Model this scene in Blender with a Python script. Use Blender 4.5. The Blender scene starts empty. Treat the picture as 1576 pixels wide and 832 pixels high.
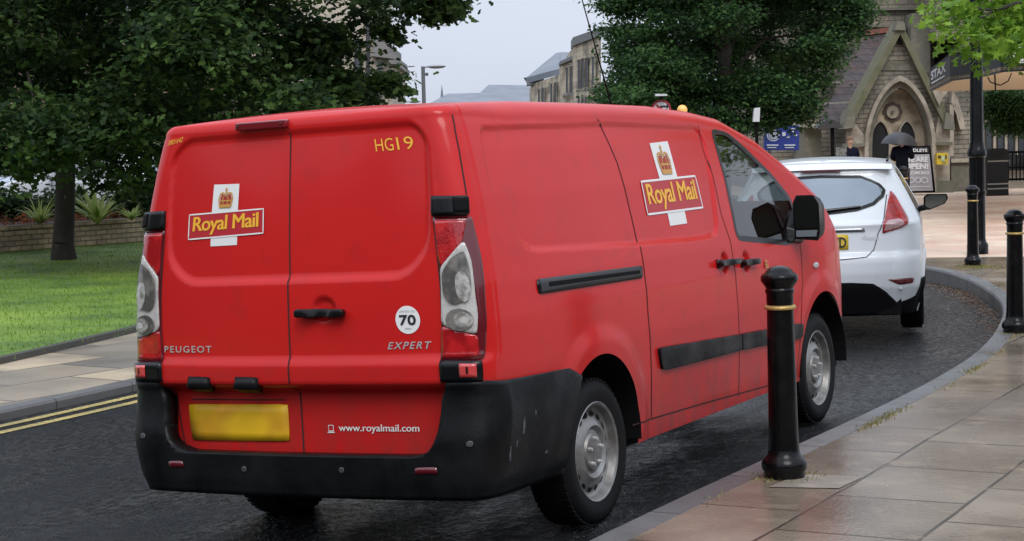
import bpy, math, random
import numpy as np
from mathutils import Vector, Matrix
from mathutils.geometry import tessellate_polygon
random.seed(7); RNG = np.random.default_rng(11)
SC = bpy.context.scene; COL = SC.collection
R = math.radians
# ------------------------------------------------------------------ camera
CAM = np.array([4.3342, -6.2652, 1.7395]); YAW, PITCH, ROLL, FPX = .4868962, -.0690197, -.0256084, 2800.74
FW = np.array([-math.sin(YAW)*math.cos(PITCH), math.cos(YAW)*math.cos(PITCH), math.sin(PITCH)])
_r = np.array([math.cos(YAW), math.sin(YAW), 0]); _u = np.cross(_r, FW)
RT_ = _r*math.cos(ROLL)+_u*math.sin(ROLL); UP_ = -_r*math.sin(ROLL)+_u*math.cos(ROLL)
cam = bpy.data.cameras.new('camera'); cam.sensor_width = 36; cam.lens = 36*FPX/1576; cam.clip_start = .1; cam.clip_end = 3000
co = bpy.data.objects.new('camera', cam); COL.objects.link(co); SC.camera = co
co.matrix_world = Matrix(((RT_[0], UP_[0], -FW[0], CAM[0]), (RT_[1], UP_[1], -FW[1], CAM[1]), (RT_[2], UP_[2], -FW[2], CAM[2]), (0, 0, 0, 1)))
SC.view_settings.view_transform = 'Standard'; SC.view_settings.look = 'None'; SC.view_settings.gamma = 1
SC.view_settings.exposure = 0.17
SC.render.film_transparent = False
SC.cycles.max_bounces = 8; SC.cycles.transparent_max_bounces = 12; SC.cycles.use_denoising = True
def at(px, py, D):
    """world point at viewing distance D metres (measured along the viewing axis)"""
    return CAM+D*(FW+RT_*(px-788)/FPX-UP_*(py-416)/FPX)
# ------------------------------------------------------------------ overcast sky and soft sun
W = bpy.data.worlds.new('World'); SC.world = W; W.use_nodes = True
nt = W.node_tree; nt.nodes.clear(); N = nt.nodes.new; L = nt.links.new
sky = N('ShaderNodeTexSky'); sky.sky_type = 'NISHITA'; sky.sun_disc = False
sky.sun_elevation = R(48); sky.sun_rotation = R(200); sky.air_density = 1.2; sky.dust_density = 3
hs = N('ShaderNodeHueSaturation'); hs.inputs['Saturation'].default_value = .3
tc = N('ShaderNodeTexCoord'); sep = N('ShaderNodeSeparateXYZ'); L(tc.outputs['Generated'], sep.inputs[0])
mr = N('ShaderNodeMapRange'); mr.inputs[1].default_value = -.05; mr.inputs[2].default_value = 1; mr.inputs[3].default_value = .95; mr.inputs[4].default_value = 2.4
L(sep.outputs['Z'], mr.inputs[0])
nz = N('ShaderNodeTexNoise'); nz.inputs['Scale'].default_value = 2.2; nz.inputs['Detail'].default_value = 4
mp = N('ShaderNodeMapping'); mp.inputs['Scale'].default_value = (1, 1, 3.5); L(tc.outputs['Generated'], mp.inputs[0]); L(mp.outputs[0], nz.inputs[0])
mr2 = N('ShaderNodeMapRange'); mr2.inputs[1].default_value = .3; mr2.inputs[2].default_value = .7; mr2.inputs[3].default_value = .93; mr2.inputs[4].default_value = 1.07; L(nz.outputs[0], mr2.inputs[0])
mul = N('ShaderNodeMath'); mul.operation = 'MULTIPLY'; L(mr.outputs[0], mul.inputs[0]); L(mr2.outputs[0], mul.inputs[1])
cld = N('ShaderNodeVectorMath'); cld.operation = 'SCALE'; cld.inputs[0].default_value = (5.9, 6.45, 7.6); L(mul.outputs[0], cld.inputs['Scale'])
mx = N('ShaderNodeMix'); mx.data_type = 'RGBA'; mx.inputs[0].default_value = .88
L(sky.outputs[0], hs.inputs['Color']); L(hs.outputs[0], mx.inputs[6]); L(cld.outputs[0], mx.inputs[7])
bg = N('ShaderNodeBackground'); bg.inputs[1].default_value = .10; L(mx.outputs[2], bg.inputs[0])
wo = N('ShaderNodeOutputWorld'); L(bg.outputs[0], wo.inputs[0])
sl = bpy.data.lights.new('sun', 'SUN'); sl.energy = 1.5; sl.angle = R(30); sl.color = (1, .97, .93)
so = bpy.data.objects.new('sun', sl); COL.objects.link(so)
so.rotation_euler = (R(42), 0, R(40))   # light comes from behind and right of the camera, high
# ------------------------------------------------------------------ materials
def mat(name, col, rough=.5, metal=0, coat=0, spec=.5, bump=None, var=None, emit=None, coord='Object', extra=None, coatr=.05):
    """col linear rgb; bump=(scale, strength, detail); var=[(scale, colour2, lo, hi, detail), ...] noise blends"""
    m = bpy.data.materials.new(name); m.use_nodes = True; t = m.node_tree; b = t.nodes['Principled BSDF']
    b.inputs['Base Color'].default_value = (*col, 1); b.inputs['Roughness'].default_value = rough; b.inputs['Metallic'].default_value = metal
    b.inputs['Coat Weight'].default_value = coat; b.inputs['Coat Roughness'].default_value = coatr; b.inputs['Specular IOR Level'].default_value = spec
    tc = t.nodes.new('ShaderNodeTexCoord'); last = None
    for v in (var or []):
        sc, c2, lo, hi = v[:4]
        n = t.nodes.new('ShaderNodeTexNoise'); n.inputs['Scale'].default_value = sc; n.inputs['Detail'].default_value = v[4] if len(v) > 4 else 5
        if len(v) > 5:
            mp = t.nodes.new('ShaderNodeMapping'); mp.inputs['Scale'].default_value = v[5]; t.links.new(tc.outputs[coord], mp.inputs[0]); t.links.new(mp.outputs[0], n.inputs[0])
        else: t.links.new(tc.outputs[coord], n.inputs[0])
        r = t.nodes.new('ShaderNodeMapRange'); r.inputs[1].default_value = lo; r.inputs[2].default_value = hi; t.links.new(n.outputs[0], r.inputs[0])
        x = t.nodes.new('ShaderNodeMix'); x.data_type = 'RGBA'; t.links.new(r.outputs[0], x.inputs[0])
        if last is None: x.inputs[6].default_value = (*col, 1)
        else: t.links.new(last, x.inputs[6])
        x.inputs[7].default_value = (*c2, 1); last = x.outputs[2]
    if last is not None: t.links.new(last, b.inputs['Base Color'])
    if bump:
        n = t.nodes.new('ShaderNodeTexNoise'); n.inputs['Scale'].default_value = bump[0]; n.inputs['Detail'].default_value = bump[2] if len(bump) > 2 else 3
        t.links.new(tc.outputs[coord], n.inputs[0]); bm = t.nodes.new('ShaderNodeBump'); bm.inputs['Strength'].default_value = bump[1]; bm.inputs['Distance'].default_value = .01
        t.links.new(n.outputs[0], bm.inputs['Height']); t.links.new(bm.outputs[0], b.inputs['Normal'])
    if emit: b.inputs['Emission Color'].default_value = (*emit[0], 1); b.inputs['Emission Strength'].default_value = emit[1]
    return m
def rough_noise(m, scale, lo, hi, coord='Object', a=.35, b_=.65, detail=5):
    t = m.node_tree; b = t.nodes['Principled BSDF']; tc = t.nodes.new('ShaderNodeTexCoord'); n = t.nodes.new('ShaderNodeTexNoise')
    n.inputs['Scale'].default_value = scale; n.inputs['Detail'].default_value = detail; t.links.new(tc.outputs[coord], n.inputs[0])
    r = t.nodes.new('ShaderNodeMapRange'); r.inputs[1].default_value = a; r.inputs[2].default_value = b_; r.inputs[3].default_value = lo; r.inputs[4].default_value = hi
    t.links.new(n.outputs[0], r.inputs[0]); t.links.new(r.outputs[0], b.inputs['Roughness']); return m
def brick_mat(name, c1, c2, cm, bw, bh, mortar, rough=(.5, .8), rot=0, coord='Object', plane='XY', offset=.5, noise=None, bumpd=.01, squash=1.0, grain=(60, .15), noise2=None, spec=.5):
    m = bpy.data.materials.new(name); m.use_nodes = True; t = m.node_tree; b = t.nodes['Principled BSDF']; N = t.nodes.new; L = t.links.new
    tc = N('ShaderNodeTexCoord'); vec = tc.outputs[coord]
    if plane != 'XY':
        s = N('ShaderNodeSeparateXYZ'); L(vec, s.inputs[0]); c = N('ShaderNodeCombineXYZ')
        if plane == 'XZ': L(s.outputs[0], c.inputs[0]); L(s.outputs[2], c.inputs[1])
        else:
            a = N('ShaderNodeMath'); a.operation = 'ADD'; L(s.outputs[0], a.inputs[0]); L(s.outputs[1], a.inputs[1]); L(a.outputs[0], c.inputs[0]); L(s.outputs[2], c.inputs[1])
        vec = c.outputs[0]
    mp = N('ShaderNodeMapping'); mp.inputs['Rotation'].default_value = (0, 0, rot); L(vec, mp.inputs[0])
    # slight wobble so that the joints are not ruler straight
    nw = N('ShaderNodeTexNoise'); nw.inputs['Scale'].default_value = 1.3/bw; L(mp.outputs[0], nw.inputs[0])
    sv = N('ShaderNodeVectorMath'); sv.operation = 'SUBTRACT'; sv.inputs[1].default_value = (.5, .5, .5); L(nw.outputs['Color'], sv.inputs[0])
    sc = N('ShaderNodeVectorMath'); sc.operation = 'SCALE'; sc.inputs['Scale'].default_value = mortar*2.5; L(sv.outputs[0], sc.inputs[0])
    ad = N('ShaderNodeVectorMath'); ad.operation = 'ADD'; L(mp.outputs[0], ad.inputs[0]); L(sc.outputs[0], ad.inputs[1])
    k = N('ShaderNodeTexBrick'); k.offset = offset; k.inputs['Scale'].default_value = 1; k.inputs['Brick Width'].default_value = bw; k.inputs['Row Height'].default_value = bh
    k.inputs['Mortar Size'].default_value = mortar; k.inputs['Mortar Smooth'].default_value = .3; k.inputs['Bias'].default_value = 0
    k.inputs['Color1'].default_value = (*c1, 1); k.inputs['Color2'].default_value = (*c2, 1); k.inputs['Mortar'].default_value = (*cm, 1); L(ad.outputs[0], k.inputs[0])
    last = k.outputs[0]
    for nn in (noise, noise2):
        if nn:
            n = N('ShaderNodeTexNoise'); n.inputs['Scale'].default_value = nn[0]; n.inputs['Detail'].default_value = 7; L(tc.outputs[coord], n.inputs[0])
            r = N('ShaderNodeMapRange'); r.inputs[1].default_value = nn[2]; r.inputs[2].default_value = nn[3]; r.inputs[4].default_value = nn[4]; L(n.outputs[0], r.inputs[0])
            x = N('ShaderNodeMix'); x.data_type = 'RGBA'; L(r.outputs[0], x.inputs[0]); L(last, x.inputs[6]); x.inputs[7].default_value = (*nn[1], 1); last = x.outputs[2]
    L(last, b.inputs['Base Color']); b.inputs['Specular IOR Level'].default_value = spec
    n2 = N('ShaderNodeTexNoise'); n2.inputs['Scale'].default_value = .9; n2.inputs['Detail'].default_value = 6; L(tc.outputs[coord], n2.inputs[0])
    r2 = N('ShaderNodeMapRange'); r2.inputs[1].default_value = .38; r2.inputs[2].default_value = .62; r2.inputs[3].default_value = rough[0]; r2.inputs[4].default_value = rough[1]; L(n2.outputs[0], r2.inputs[0]); L(r2.outputs[0], b.inputs['Roughness'])
    ng = N('ShaderNodeTexNoise'); ng.inputs['Scale'].default_value = grain[0]; ng.inputs['Detail'].default_value = 4; L(tc.outputs[coord], ng.inputs[0])
    b2 = N('ShaderNodeBump'); b2.inputs['Strength'].default_value = grain[1]; b2.inputs['Distance'].default_value = .01; L(ng.outputs[0], b2.inputs['Height'])
    b1 = N('ShaderNodeBump'); b1.inputs['Strength'].default_value = .8; b1.inputs['Distance'].default_value = bumpd; b1.invert = True; L(k.outputs['Fac'], b1.inputs['Height']); L(b2.outputs[0], b1.inputs['Normal']); L(b1.outputs[0], b.inputs['Normal'])
    return m
def leaf_mat(name, dark, light, rough=.55, trans=.35, rimcol=None):
    m = bpy.data.materials.new(name); m.use_nodes = True; t = m.node_tree; N = t.nodes.new; L = t.links.new; b = t.nodes['Principled BSDF']
    a = N('ShaderNodeAttribute'); a.attribute_name = 'tint'
    x = N('ShaderNodeMix'); x.data_type = 'RGBA'; x.inputs[6].default_value = (*dark, 1); x.inputs[7].default_value = (*light, 1); L(a.outputs['Fac'], x.inputs[0])
    L(x.outputs[2], b.inputs['Base Color']); b.inputs['Roughness'].default_value = rough; b.inputs['Specular IOR Level'].default_value = .2
    tr = N('ShaderNodeBsdfTranslucent'); L(x.outputs[2], tr.inputs[0]); ms = N('ShaderNodeMixShader'); ms.inputs[0].default_value = trans
    L(b.outputs[0], ms.inputs[1]); L(tr.outputs[0], ms.inputs[2]); L(ms.outputs[0], t.nodes['Material Output'].inputs[0]); return m
def glass_mat(name, tint=(.75, .82, .8), mixf=.25, rough=.02):
    m = bpy.data.materials.new(name); m.use_nodes = True; t = m.node_tree; t.nodes.clear(); N = t.nodes.new; L = t.links.new
    tr = N('ShaderNodeBsdfTransparent'); tr.inputs[0].default_value = (*tint, 1); g = N('ShaderNodeBsdfGlossy'); g.inputs['Roughness'].default_value = rough
    fr = N('ShaderNodeLayerWeight'); fr.inputs[0].default_value = .5; pw_ = N('ShaderNodeMath'); pw_.operation = 'POWER'; pw_.inputs[1].default_value = 4; L(fr.outputs['Facing'], pw_.inputs[0]); ad = N('ShaderNodeMath'); ad.operation = 'ADD'; ad.inputs[1].default_value = mixf; L(pw_.outputs[0], ad.inputs[0]); ad.use_clamp = True
    ms = N('ShaderNodeMixShader'); L(ad.outputs[0], ms.inputs[0]); L(tr.outputs[0], ms.inputs[1]); L(g.outputs[0], ms.inputs[2]); o = N('ShaderNodeOutputMaterial'); L(ms.outputs[0], o.inputs[0]); return m
# ------------------------------------------------------------------ objects
def tag(o, label=None, cat=None, group=None, kind=None):
    if label: o['label'] = label
    if cat: o['category'] = cat
    if group: o['group'] = group
    if kind: o['kind'] = kind
    return o
def empty(name, loc=(0, 0, 0), rz=0, label=None, cat=None, group=None):
    o = bpy.data.objects.new(name, None); COL.objects.link(o); o.location = loc; o.rotation_euler = (0, 0, rz); o.empty_display_size = .2
    return tag(o, label, cat, group)
def mesh_obj(name, verts, faces, m=None, parent=None, smooth=False, normals=None):
    me = bpy.data.meshes.new(name); me.from_pydata([tuple(map(float, v)) for v in verts], [], [tuple(map(int, f)) for f in faces]); me.update()
    o = bpy.data.objects.new(name, me); COL.objects.link(o)
    if m: me.materials.append(m)
    if parent is not None: o.parent = parent
    if smooth: me.shade_smooth()
    if normals is not None: me.shade_smooth(); me.normals_split_custom_set_from_vertices([tuple(map(float, n)) for n in normals])
    return o
def copy_tree(o, parent=None):
    c = o.copy(); COL.objects.link(c); c.parent = parent
    for ch in list(o.children): copy_tree(ch, c)
    return c
def solid(o, t, off=-1, bevel=0):
    s = o.modifiers.new('solid', 'SOLIDIFY'); s.thickness = t; s.offset = off
    if bevel:
        b = o.modifiers.new('bevel', 'BEVEL'); b.width = bevel; b.segments = 2; b.limit_method = 'ANGLE'; b.angle_limit = R(50)
    return o
class MB:
    def __init__(s): s.v = []; s.f = []
    def add(s, vs, fs):
        n = len(s.v); s.v += [tuple(map(float, v)) for v in vs]; s.f += [tuple(i+n for i in f) for f in fs]; return s
    def box(s, x0, x1, y0, y1, z0, z1):
        v = [(x, y, z) for z in (z0, z1) for y in (y0, y1) for x in (x0, x1)]
        return s.add(v, [(0, 2, 3, 1), (4, 5, 7, 6), (0, 1, 5, 4), (2, 6, 7, 3), (0, 4, 6, 2), (1, 3, 7, 5)])
    def prism(s, front, back):
        n = len(front); f = [tuple(range(n)), tuple(range(2*n-1, n-1, -1))]+[(i, n+i, n+(i+1) % n, (i+1) % n) for i in range(n)]
        return s.add(list(front)+list(back), f)
    def tube(s, p0, p1, r0, r1=None, n=10, cap=True):
        r1 = r0 if r1 is None else r1; a = Vector(p0); b = Vector(p1); d = (b-a).normalized(); u = d.orthogonal().normalized(); w = d.cross(u)
        v = [a+(u*math.cos(t)+w*math.sin(t))*r0 for t in [i*2*math.pi/n for i in range(n)]]+[b+(u*math.cos(t)+w*math.sin(t))*r1 for t in [i*2*math.pi/n for i in range(n)]]
        f = [(i, (i+1) % n, n+(i+1) % n, n+i) for i in range(n)]
        if cap: f += [tuple(range(n-1, -1, -1)), tuple(range(n, 2*n))]
        return s.add(v, f)
    def path(s, pts, rs, n=8):
        if not hasattr(rs, '__len__'): rs = [rs]*len(pts)
        for i in range(len(pts)-1): s.tube(pts[i], pts[i+1], rs[i], rs[i+1], n)
        return s
    def lathe(s, prof, n=24, c=(0, 0, 0), axis='z'):
        v = []
        for r, z in prof:
            for i in range(n):
                a = i*2*math.pi/n; p = (r*math.cos(a), r*math.sin(a), z)
                if axis == 'x': p = (z, r*math.cos(a), r*math.sin(a))
                v.append((p[0]+c[0], p[1]+c[1], p[2]+c[2]))
        f = [(j*n+i, j*n+(i+1) % n, (j+1)*n+(i+1) % n, (j+1)*n+i) for j in range(len(prof)-1) for i in range(n)]
        return s.add(v, f)
    def ball(s, c, r, n=10, sc=(1, 1, 1)):
        v = []; f = []
        for j in range(n+1):
            for i in range(2*n):
                a = i*math.pi/n; b = j*math.pi/n; v.append((c[0]+r*sc[0]*math.sin(b)*math.cos(a), c[1]+r*sc[1]*math.sin(b)*math.sin(a), c[2]+r*sc[2]*math.cos(b)))
        for j in range(n):
            for i in range(2*n): f.append((j*2*n+i, (j+1)*2*n+i, (j+1)*2*n+(i+1) % (2*n), j*2*n+(i+1) % (2*n)))
        return s.add(v, f)
    def build(s, name, m, parent=None, smooth=False, bevel=0):
        o = mesh_obj(name, s.v, s.f, m, parent)
        if smooth:
            o.data.shade_smooth()
            for e in (): pass
            md = o.modifiers.new('es', 'EDGE_SPLIT'); md.split_angle = R(40)
        if bevel:
            b = o.modifiers.new('bevel', 'BEVEL'); b.width = bevel; b.segments = 2; b.limit_method = 'ANGLE'
        return o
_tc = {}
def text_tris(s, shear=0, bold=0.0, space=1.0):
    """triangles of a line of lettering, scaled to a unit box"""
    cu = bpy.data.curves.new('lettering', 'FONT'); cu.body = s; cu.shear = shear; cu.offset = bold; cu.space_character = space; cu.resolution_u = 4
    o = bpy.data.objects.new('lettering', cu); COL.objects.link(o); bpy.context.view_layer.update()
    me = o.to_mesh(); me.calc_loop_triangles(); v = np.array([q.co[:2] for q in me.vertices]) if len(me.vertices) else np.zeros((0, 2))
    t = [tuple(k.vertices) for k in me.loop_triangles]; o.to_mesh_clear(); bpy.data.objects.remove(o); bpy.data.curves.remove(cu)
    lo = v.min(0); hi = v.max(0); return (v-lo)/(hi-lo), t
def text_flat(name, s, o0, ex, ez, m, parent, **k):
    """flat lettering: o0 lower left corner, ex width vector, ez height vector"""
    v, t = text_tris(s, **k); o0, ex, ez = map(np.array, (o0, ex, ez)); return mesh_obj(name, [o0+ex*a+ez*b for a, b in v], t, m, parent)
# ------------------------------------------------------------------ skin of the van
def ip(x, xs, ys): return np.interp(x, xs, ys)
def sstep(a, b, x):
    t = np.clip((x-a)/(b-a), 0, 1); return t*t*(3-2*t)
def poly_sdf(px, pz, poly, r=0.0):
    """signed distance to a polygon, negative inside, corners rounded by r"""
    px = np.asarray(px, float); pz = np.asarray(pz, float)
    d = np.full(px.shape, 1e9); ins = np.zeros(px.shape, bool); n = len(poly)
    for i in range(n):
        ax, az = poly[i]; bx, bz = poly[(i+1) % n]
        ex, ez = bx-ax, bz-az; wx, wz = px-ax, pz-az
        t = np.clip((wx*ex+wz*ez)/(ex*ex+ez*ez+1e-12), 0, 1)
        d = np.minimum(d, np.hypot(wx-ex*t, wz-ez*t))
        c = ((az > pz) != (bz > pz)) & (px < (bx-ax)*(pz-az)/((bz-az) if abs(bz-az) > 1e-12 else 1e-12)+ax)
        ins ^= c
    return np.where(ins, -d, d)
def shrink_round(poly, r, n=6):
    """round the corners of a polygon by radius r"""
    out = []; m = len(poly)
    for i in range(m):
        p0 = np.array(poly[i-1], float); p1 = np.array(poly[i], float); p2 = np.array(poly[(i+1) % m], float)
        a = p0-p1; b = p2-p1; la = np.hypot(*a); lb = np.hypot(*b); rr = min(r, la*.45, lb*.45)
        s = p1+a/la*rr; e = p1+b/lb*rr
        for k in range(n+1):
            t = k/n; out.append(tuple((1-t)**2*s+2*t*(1-t)*p1+t*t*e))
    return out
ZB = .30
WZ = ([.20, .30, .40, .60, .80, 1.0, 1.15, 1.3, 1.5, 1.7, 1.8, 1.9],
      [.890, .900, .912, .930, .938, .935, .922, .898, .862, .812, .782, .74])
HY = ([0, .10, .30, .75, 1.6, 2.2, 2.7, 3.05, 3.5, 4.0, 4.35, 4.55, 4.75, 4.95, 5.06, 5.13],
      [1.900, 1.905, 1.915, 1.925, 1.920, 1.912, 1.885, 1.850, 1.735, 1.540, 1.385, 1.245, 1.125, 1.005, .895, .72])
RC = .11
UC = .80
def wplan(y):
    f = 1-.045*np.exp(-np.maximum(y, 0)/.42)
    t = np.clip((y-4.2)/.93, 0, 1)
    return f*(1-.30*t**2.6)
def wside(y, z): return ip(z, *WZ)*wplan(y)
def yrear(z):
    y = .10*np.clip((z-.85)/1.0, 0, 1.2)**1.6
    y = y+.068*(1-sstep(.715, .760, z))-.020*sstep(.885, .835, z)*sstep(.73, .77, z)
    return y
PANEL_R = shrink_round([(-.785, 1.755), (-.70, 1.822), (.735, 1.820), (.785, 1.755), (.70, 1.31), (.575, 1.195), (-.575, 1.195), (-.70, 1.29)], .10)
PANEL_S = shrink_round([(1.22, 1.785), (2.6, 1.800), (3.68, 1.775), (3.73, 1.70), (3.59, 1.21), (3.3, 1.205), (2.6, 1.222), (1.50, 1.262), (1.35, 1.35), (1.16, 1.56)], .08)
ARCHES = ((1.035, .36, .405), (4.157, .36, .425))
def disp(u, z):
    """inward displacement of the skin (metres)"""
    u = np.asarray(u, float); z = np.asarray(z, float); d = np.zeros(u.shape)
    a = np.abs(u)
    rear = a < 1.0
    s = poly_sdf(u, z, PANEL_R); d += np.where(rear, .017*sstep(.008, -.018, s), 0)
    y = a-1
    s = poly_sdf(a, z, PANEL_S); side = .012*sstep(.006, -.012, s)
    side = side*sstep(1.02, 1.25, a)
    d += np.where(~rear, side, 0)
    for cy, cz, R in ARCHES:
        r = np.hypot(y-cy, (z-cz)*1.0)
        d -= np.where(a > 1.1, .012*(1-sstep(R+.05, R+.15, r)), 0)
    # handle recesses
    for cu, cz, ru, rz in ((3.615, 1.060, .055, .06), (3.925, 1.045, .055, .06), (.168, 1.075, .062, .050)):
        if cu < 1: r = np.where(np.abs(u) < 1, np.hypot((u-cu)/ru, (z-cz)/rz), 9.)
        else: r = np.hypot((a-cu)/ru, (z-cz)/rz)
        d += .018*(1-sstep(.6, 1.05, r))
    return d
def P(u, z, extra=0.0):
    """point of the skin at perimeter coordinate u (x on the back, 1+y on the flank) and height z"""
    u = np.asarray(u, float); z = np.asarray(z, float); u, z = np.broadcast_arrays(u, z)
    sg = np.where(u < 0, -1.0, 1.0); a = np.abs(u)
    yr = yrear(z); w0 = wside(.12+yr*0, z); xc = w0-RC
    # rear
    xr = a/UC*xc; yrr = yr+.045*(xr/.8)**2.2*1.0; yc = yr+.045*(xc/.8)**2.2
    # corner
    y1 = yc+RC
    UE = 1+.24
    ph = np.clip((a-UC)/(1.0+.0-UC), 0, 1)*np.pi/2
    # side starts at a=1.0 -> y = y1 ; then a = 1+y beyond .30 (blend)
    xk = xc+RC*np.sin(ph); yk = yc+RC*(1-np.cos(ph))
    ya = a-1; ys = np.where(ya < .45, y1+(ya)*( .45-y1)/.45, ya)
    xs = wside(np.maximum(ys, .12), z)
    xs = np.where(ys < .12, w0, xs)
    x = np.where(a <= UC, xr, np.where(a <= 1.0, xk, xs)); y = np.where(a <= UC, yrr, np.where(a <= 1.0, yk, ys))
    nx = np.where(a <= UC, 0, np.where(a <= 1.0, np.sin(ph), 1.0)); ny = np.where(a <= UC, -1.0, np.where(a <= 1.0, -np.cos(ph), 0))
    d = disp(u, z)-extra
    x = x-nx*d; y = y-ny*d
    return np.stack([x*sg, y, z], -1)
def H(y): return ip(y, *HY)
RT = .085
def body_grid(sg=1):
    us = np.concatenate([np.linspace(0, UC, 66)[:-1], np.linspace(UC, 1.0, 14)[:-1], np.linspace(1.0, 6.13, 400)])
    zn = np.concatenate([np.linspace(ZB, 1.80, 126)])
    nt = 8; nr = 14
    U = []; pts = np.zeros((len(zn)+nt+nr, len(us), 3)); UZ = np.zeros((len(zn)+nt+nr, len(us), 2))
    mir = np.array([sg, 1, 1]); base = mir*P(sg*us, np.full(us.shape, 1.0)); yy = base[:, 1]
    Hy = H(yy); RTA = np.interp(yy, [.0, .15, .6], [.045, .05, .085]); Hs = Hy-.02-RTA
    zk = np.minimum(1.15, Hs-.15)
    for i, z in enumerate(zn):
        zz = np.where(z <= zk, z, zk+(z-zk)*(Hs-zk)/(1.80-zk))
        pts[i] = mir*P(sg*us, zz); UZ[i, :, 0] = us; UZ[i, :, 1] = zz
    top = mir*P(sg*us, Hs); tx = top[:, 0]; RTx = RTA
    # the rear columns: above the flank's top the section narrows; keep columns at a fraction of the section's half width
    frac = np.where(us < 1.0, 0, 1.0)
    side_w = np.interp(1.0, us, tx)
    f = np.clip(tx/np.maximum(side_w, 1e-6), 0, 1); f = np.where(us >= 1.0, 1.0, f)
    W1 = np.where(us >= 1.0, tx, side_w)
    k = len(zn)
    for j in range(1, nt+1):
        th = j/nt*np.radians(80)
        X = (W1-RTx+RTx*np.cos(th))*f; Z = Hs+RTx*np.sin(th)
        yv = top[:, 1]+np.where(us < 1.0, .05*(1-np.cos(th)), 0)*(1.0)
        yv = top[:, 1]+.025*(1-np.cos(th))*np.clip((1.3-us)/.3, 0, 1)
        pts[k] = np.stack([X, yv, Z], -1); UZ[k, :, 0] = us; UZ[k, :, 1] = 9; k += 1
    X0 = (W1-RTx+RTx*np.cos(np.radians(80))); Z0 = Hs+RTx*np.sin(np.radians(80))
    yv0 = pts[k-1][:, 1].copy()
    for j in range(1, nr+1):
        t = j/nr
        X = X0*(1-t)*f; Z = Z0+(Hy-Z0)*(1-(1-t)**2)
        yv = yv0+.06*t*np.clip((1.3-us)/.3, 0, 1)*(1-.0)
        pts[k] = np.stack([X, yv, Z], -1); UZ[k, :, 0] = us; UZ[k, :, 1] = 9; k += 1
    return us, pts, UZ
# ------------------------------------------------------------------ surface tools shared by the van and the cars
def grid_normals(p):
    du = np.gradient(p, axis=1); dv = np.gradient(p, axis=0); n = np.cross(du, dv); l = np.linalg.norm(n, axis=-1, keepdims=True); n = n/np.maximum(l, 1e-12)
    bad = (l[..., 0] < 1e-9); n[bad] = (0, 0, 1); return n
def skin_arrays(gridfn):
    out = []
    for sg in (1, -1): out.append(skin_half(gridfn, sg, len(out) and len(out[0][0])))
    return tuple(np.concatenate(c) for c in zip(*out))
def skin_half(gridfn, sg, base):
    us, pts, UZ = gridfn(sg); n = grid_normals(pts); n[:, 0, 0] = 0; n[-1, :, 0] = 0
    n /= np.maximum(np.linalg.norm(n, axis=-1, keepdims=True), 1e-9)
    h, w = pts.shape[:2]; idx = np.arange(h*w).reshape(h, w)
    q = np.stack([idx[:-1, :-1], idx[:-1, 1:], idx[1:, 1:], idx[1:, :-1]], -1).reshape(-1, 4)
    V = pts.reshape(-1, 3); Nn = n.reshape(-1, 3); U = UZ.reshape(-1, 2)
    if sg > 0: return V, Nn, U, q+base
    return V*[-1, 1, 1], Nn*[-1, 1, 1], U*[-1, 1], q[:, ::-1]+base
def snap_cut(V, F, alive, sd, c0, c1, poly=None, centre=None):
    """remove the faces inside a region of the (c0, c1) coordinates and pull the leftover inner vertices on to its edge"""
    ins = sd < 0; dead = ins[F].all(1); alive = alive & ~dead
    keep = np.zeros(len(V), bool); keep[F[alive].ravel()] = True; mv = keep & ins
    idx = np.where(mv)[0]
    for i in idx:
        a, b = V[i, c0], V[i, c1]
        if centre is not None:
            r = math.hypot(a-centre[0], b-centre[1]); k = centre[2]/max(r, 1e-6); V[i, c0] = centre[0]+(a-centre[0])*k; V[i, c1] = centre[1]+(b-centre[1])*k
        else:
            best = 1e9
            for j in range(len(poly)):
                p0 = poly[j]; p1 = poly[(j+1) % len(poly)]; ex, ez = p1[0]-p0[0], p1[1]-p0[1]; t = max(0, min(1, ((a-p0[0])*ex+(b-p0[1])*ez)/(ex*ex+ez*ez+1e-12)))
                qx, qz = p0[0]+ex*t, p0[1]+ez*t; d = math.hypot(a-qx, b-qz)
                if d < best: best = d; q = (qx, qz)
            V[i, c0], V[i, c1] = q
    return alive
def part_from(name, V, Nn, F, mask, m, parent):
    f = F[mask]; used = np.unique(f); re = -np.ones(len(V), int); re[used] = np.arange(len(used))
    return mesh_obj(name, V[used], re[f], m, parent, normals=Nn[used])
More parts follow.
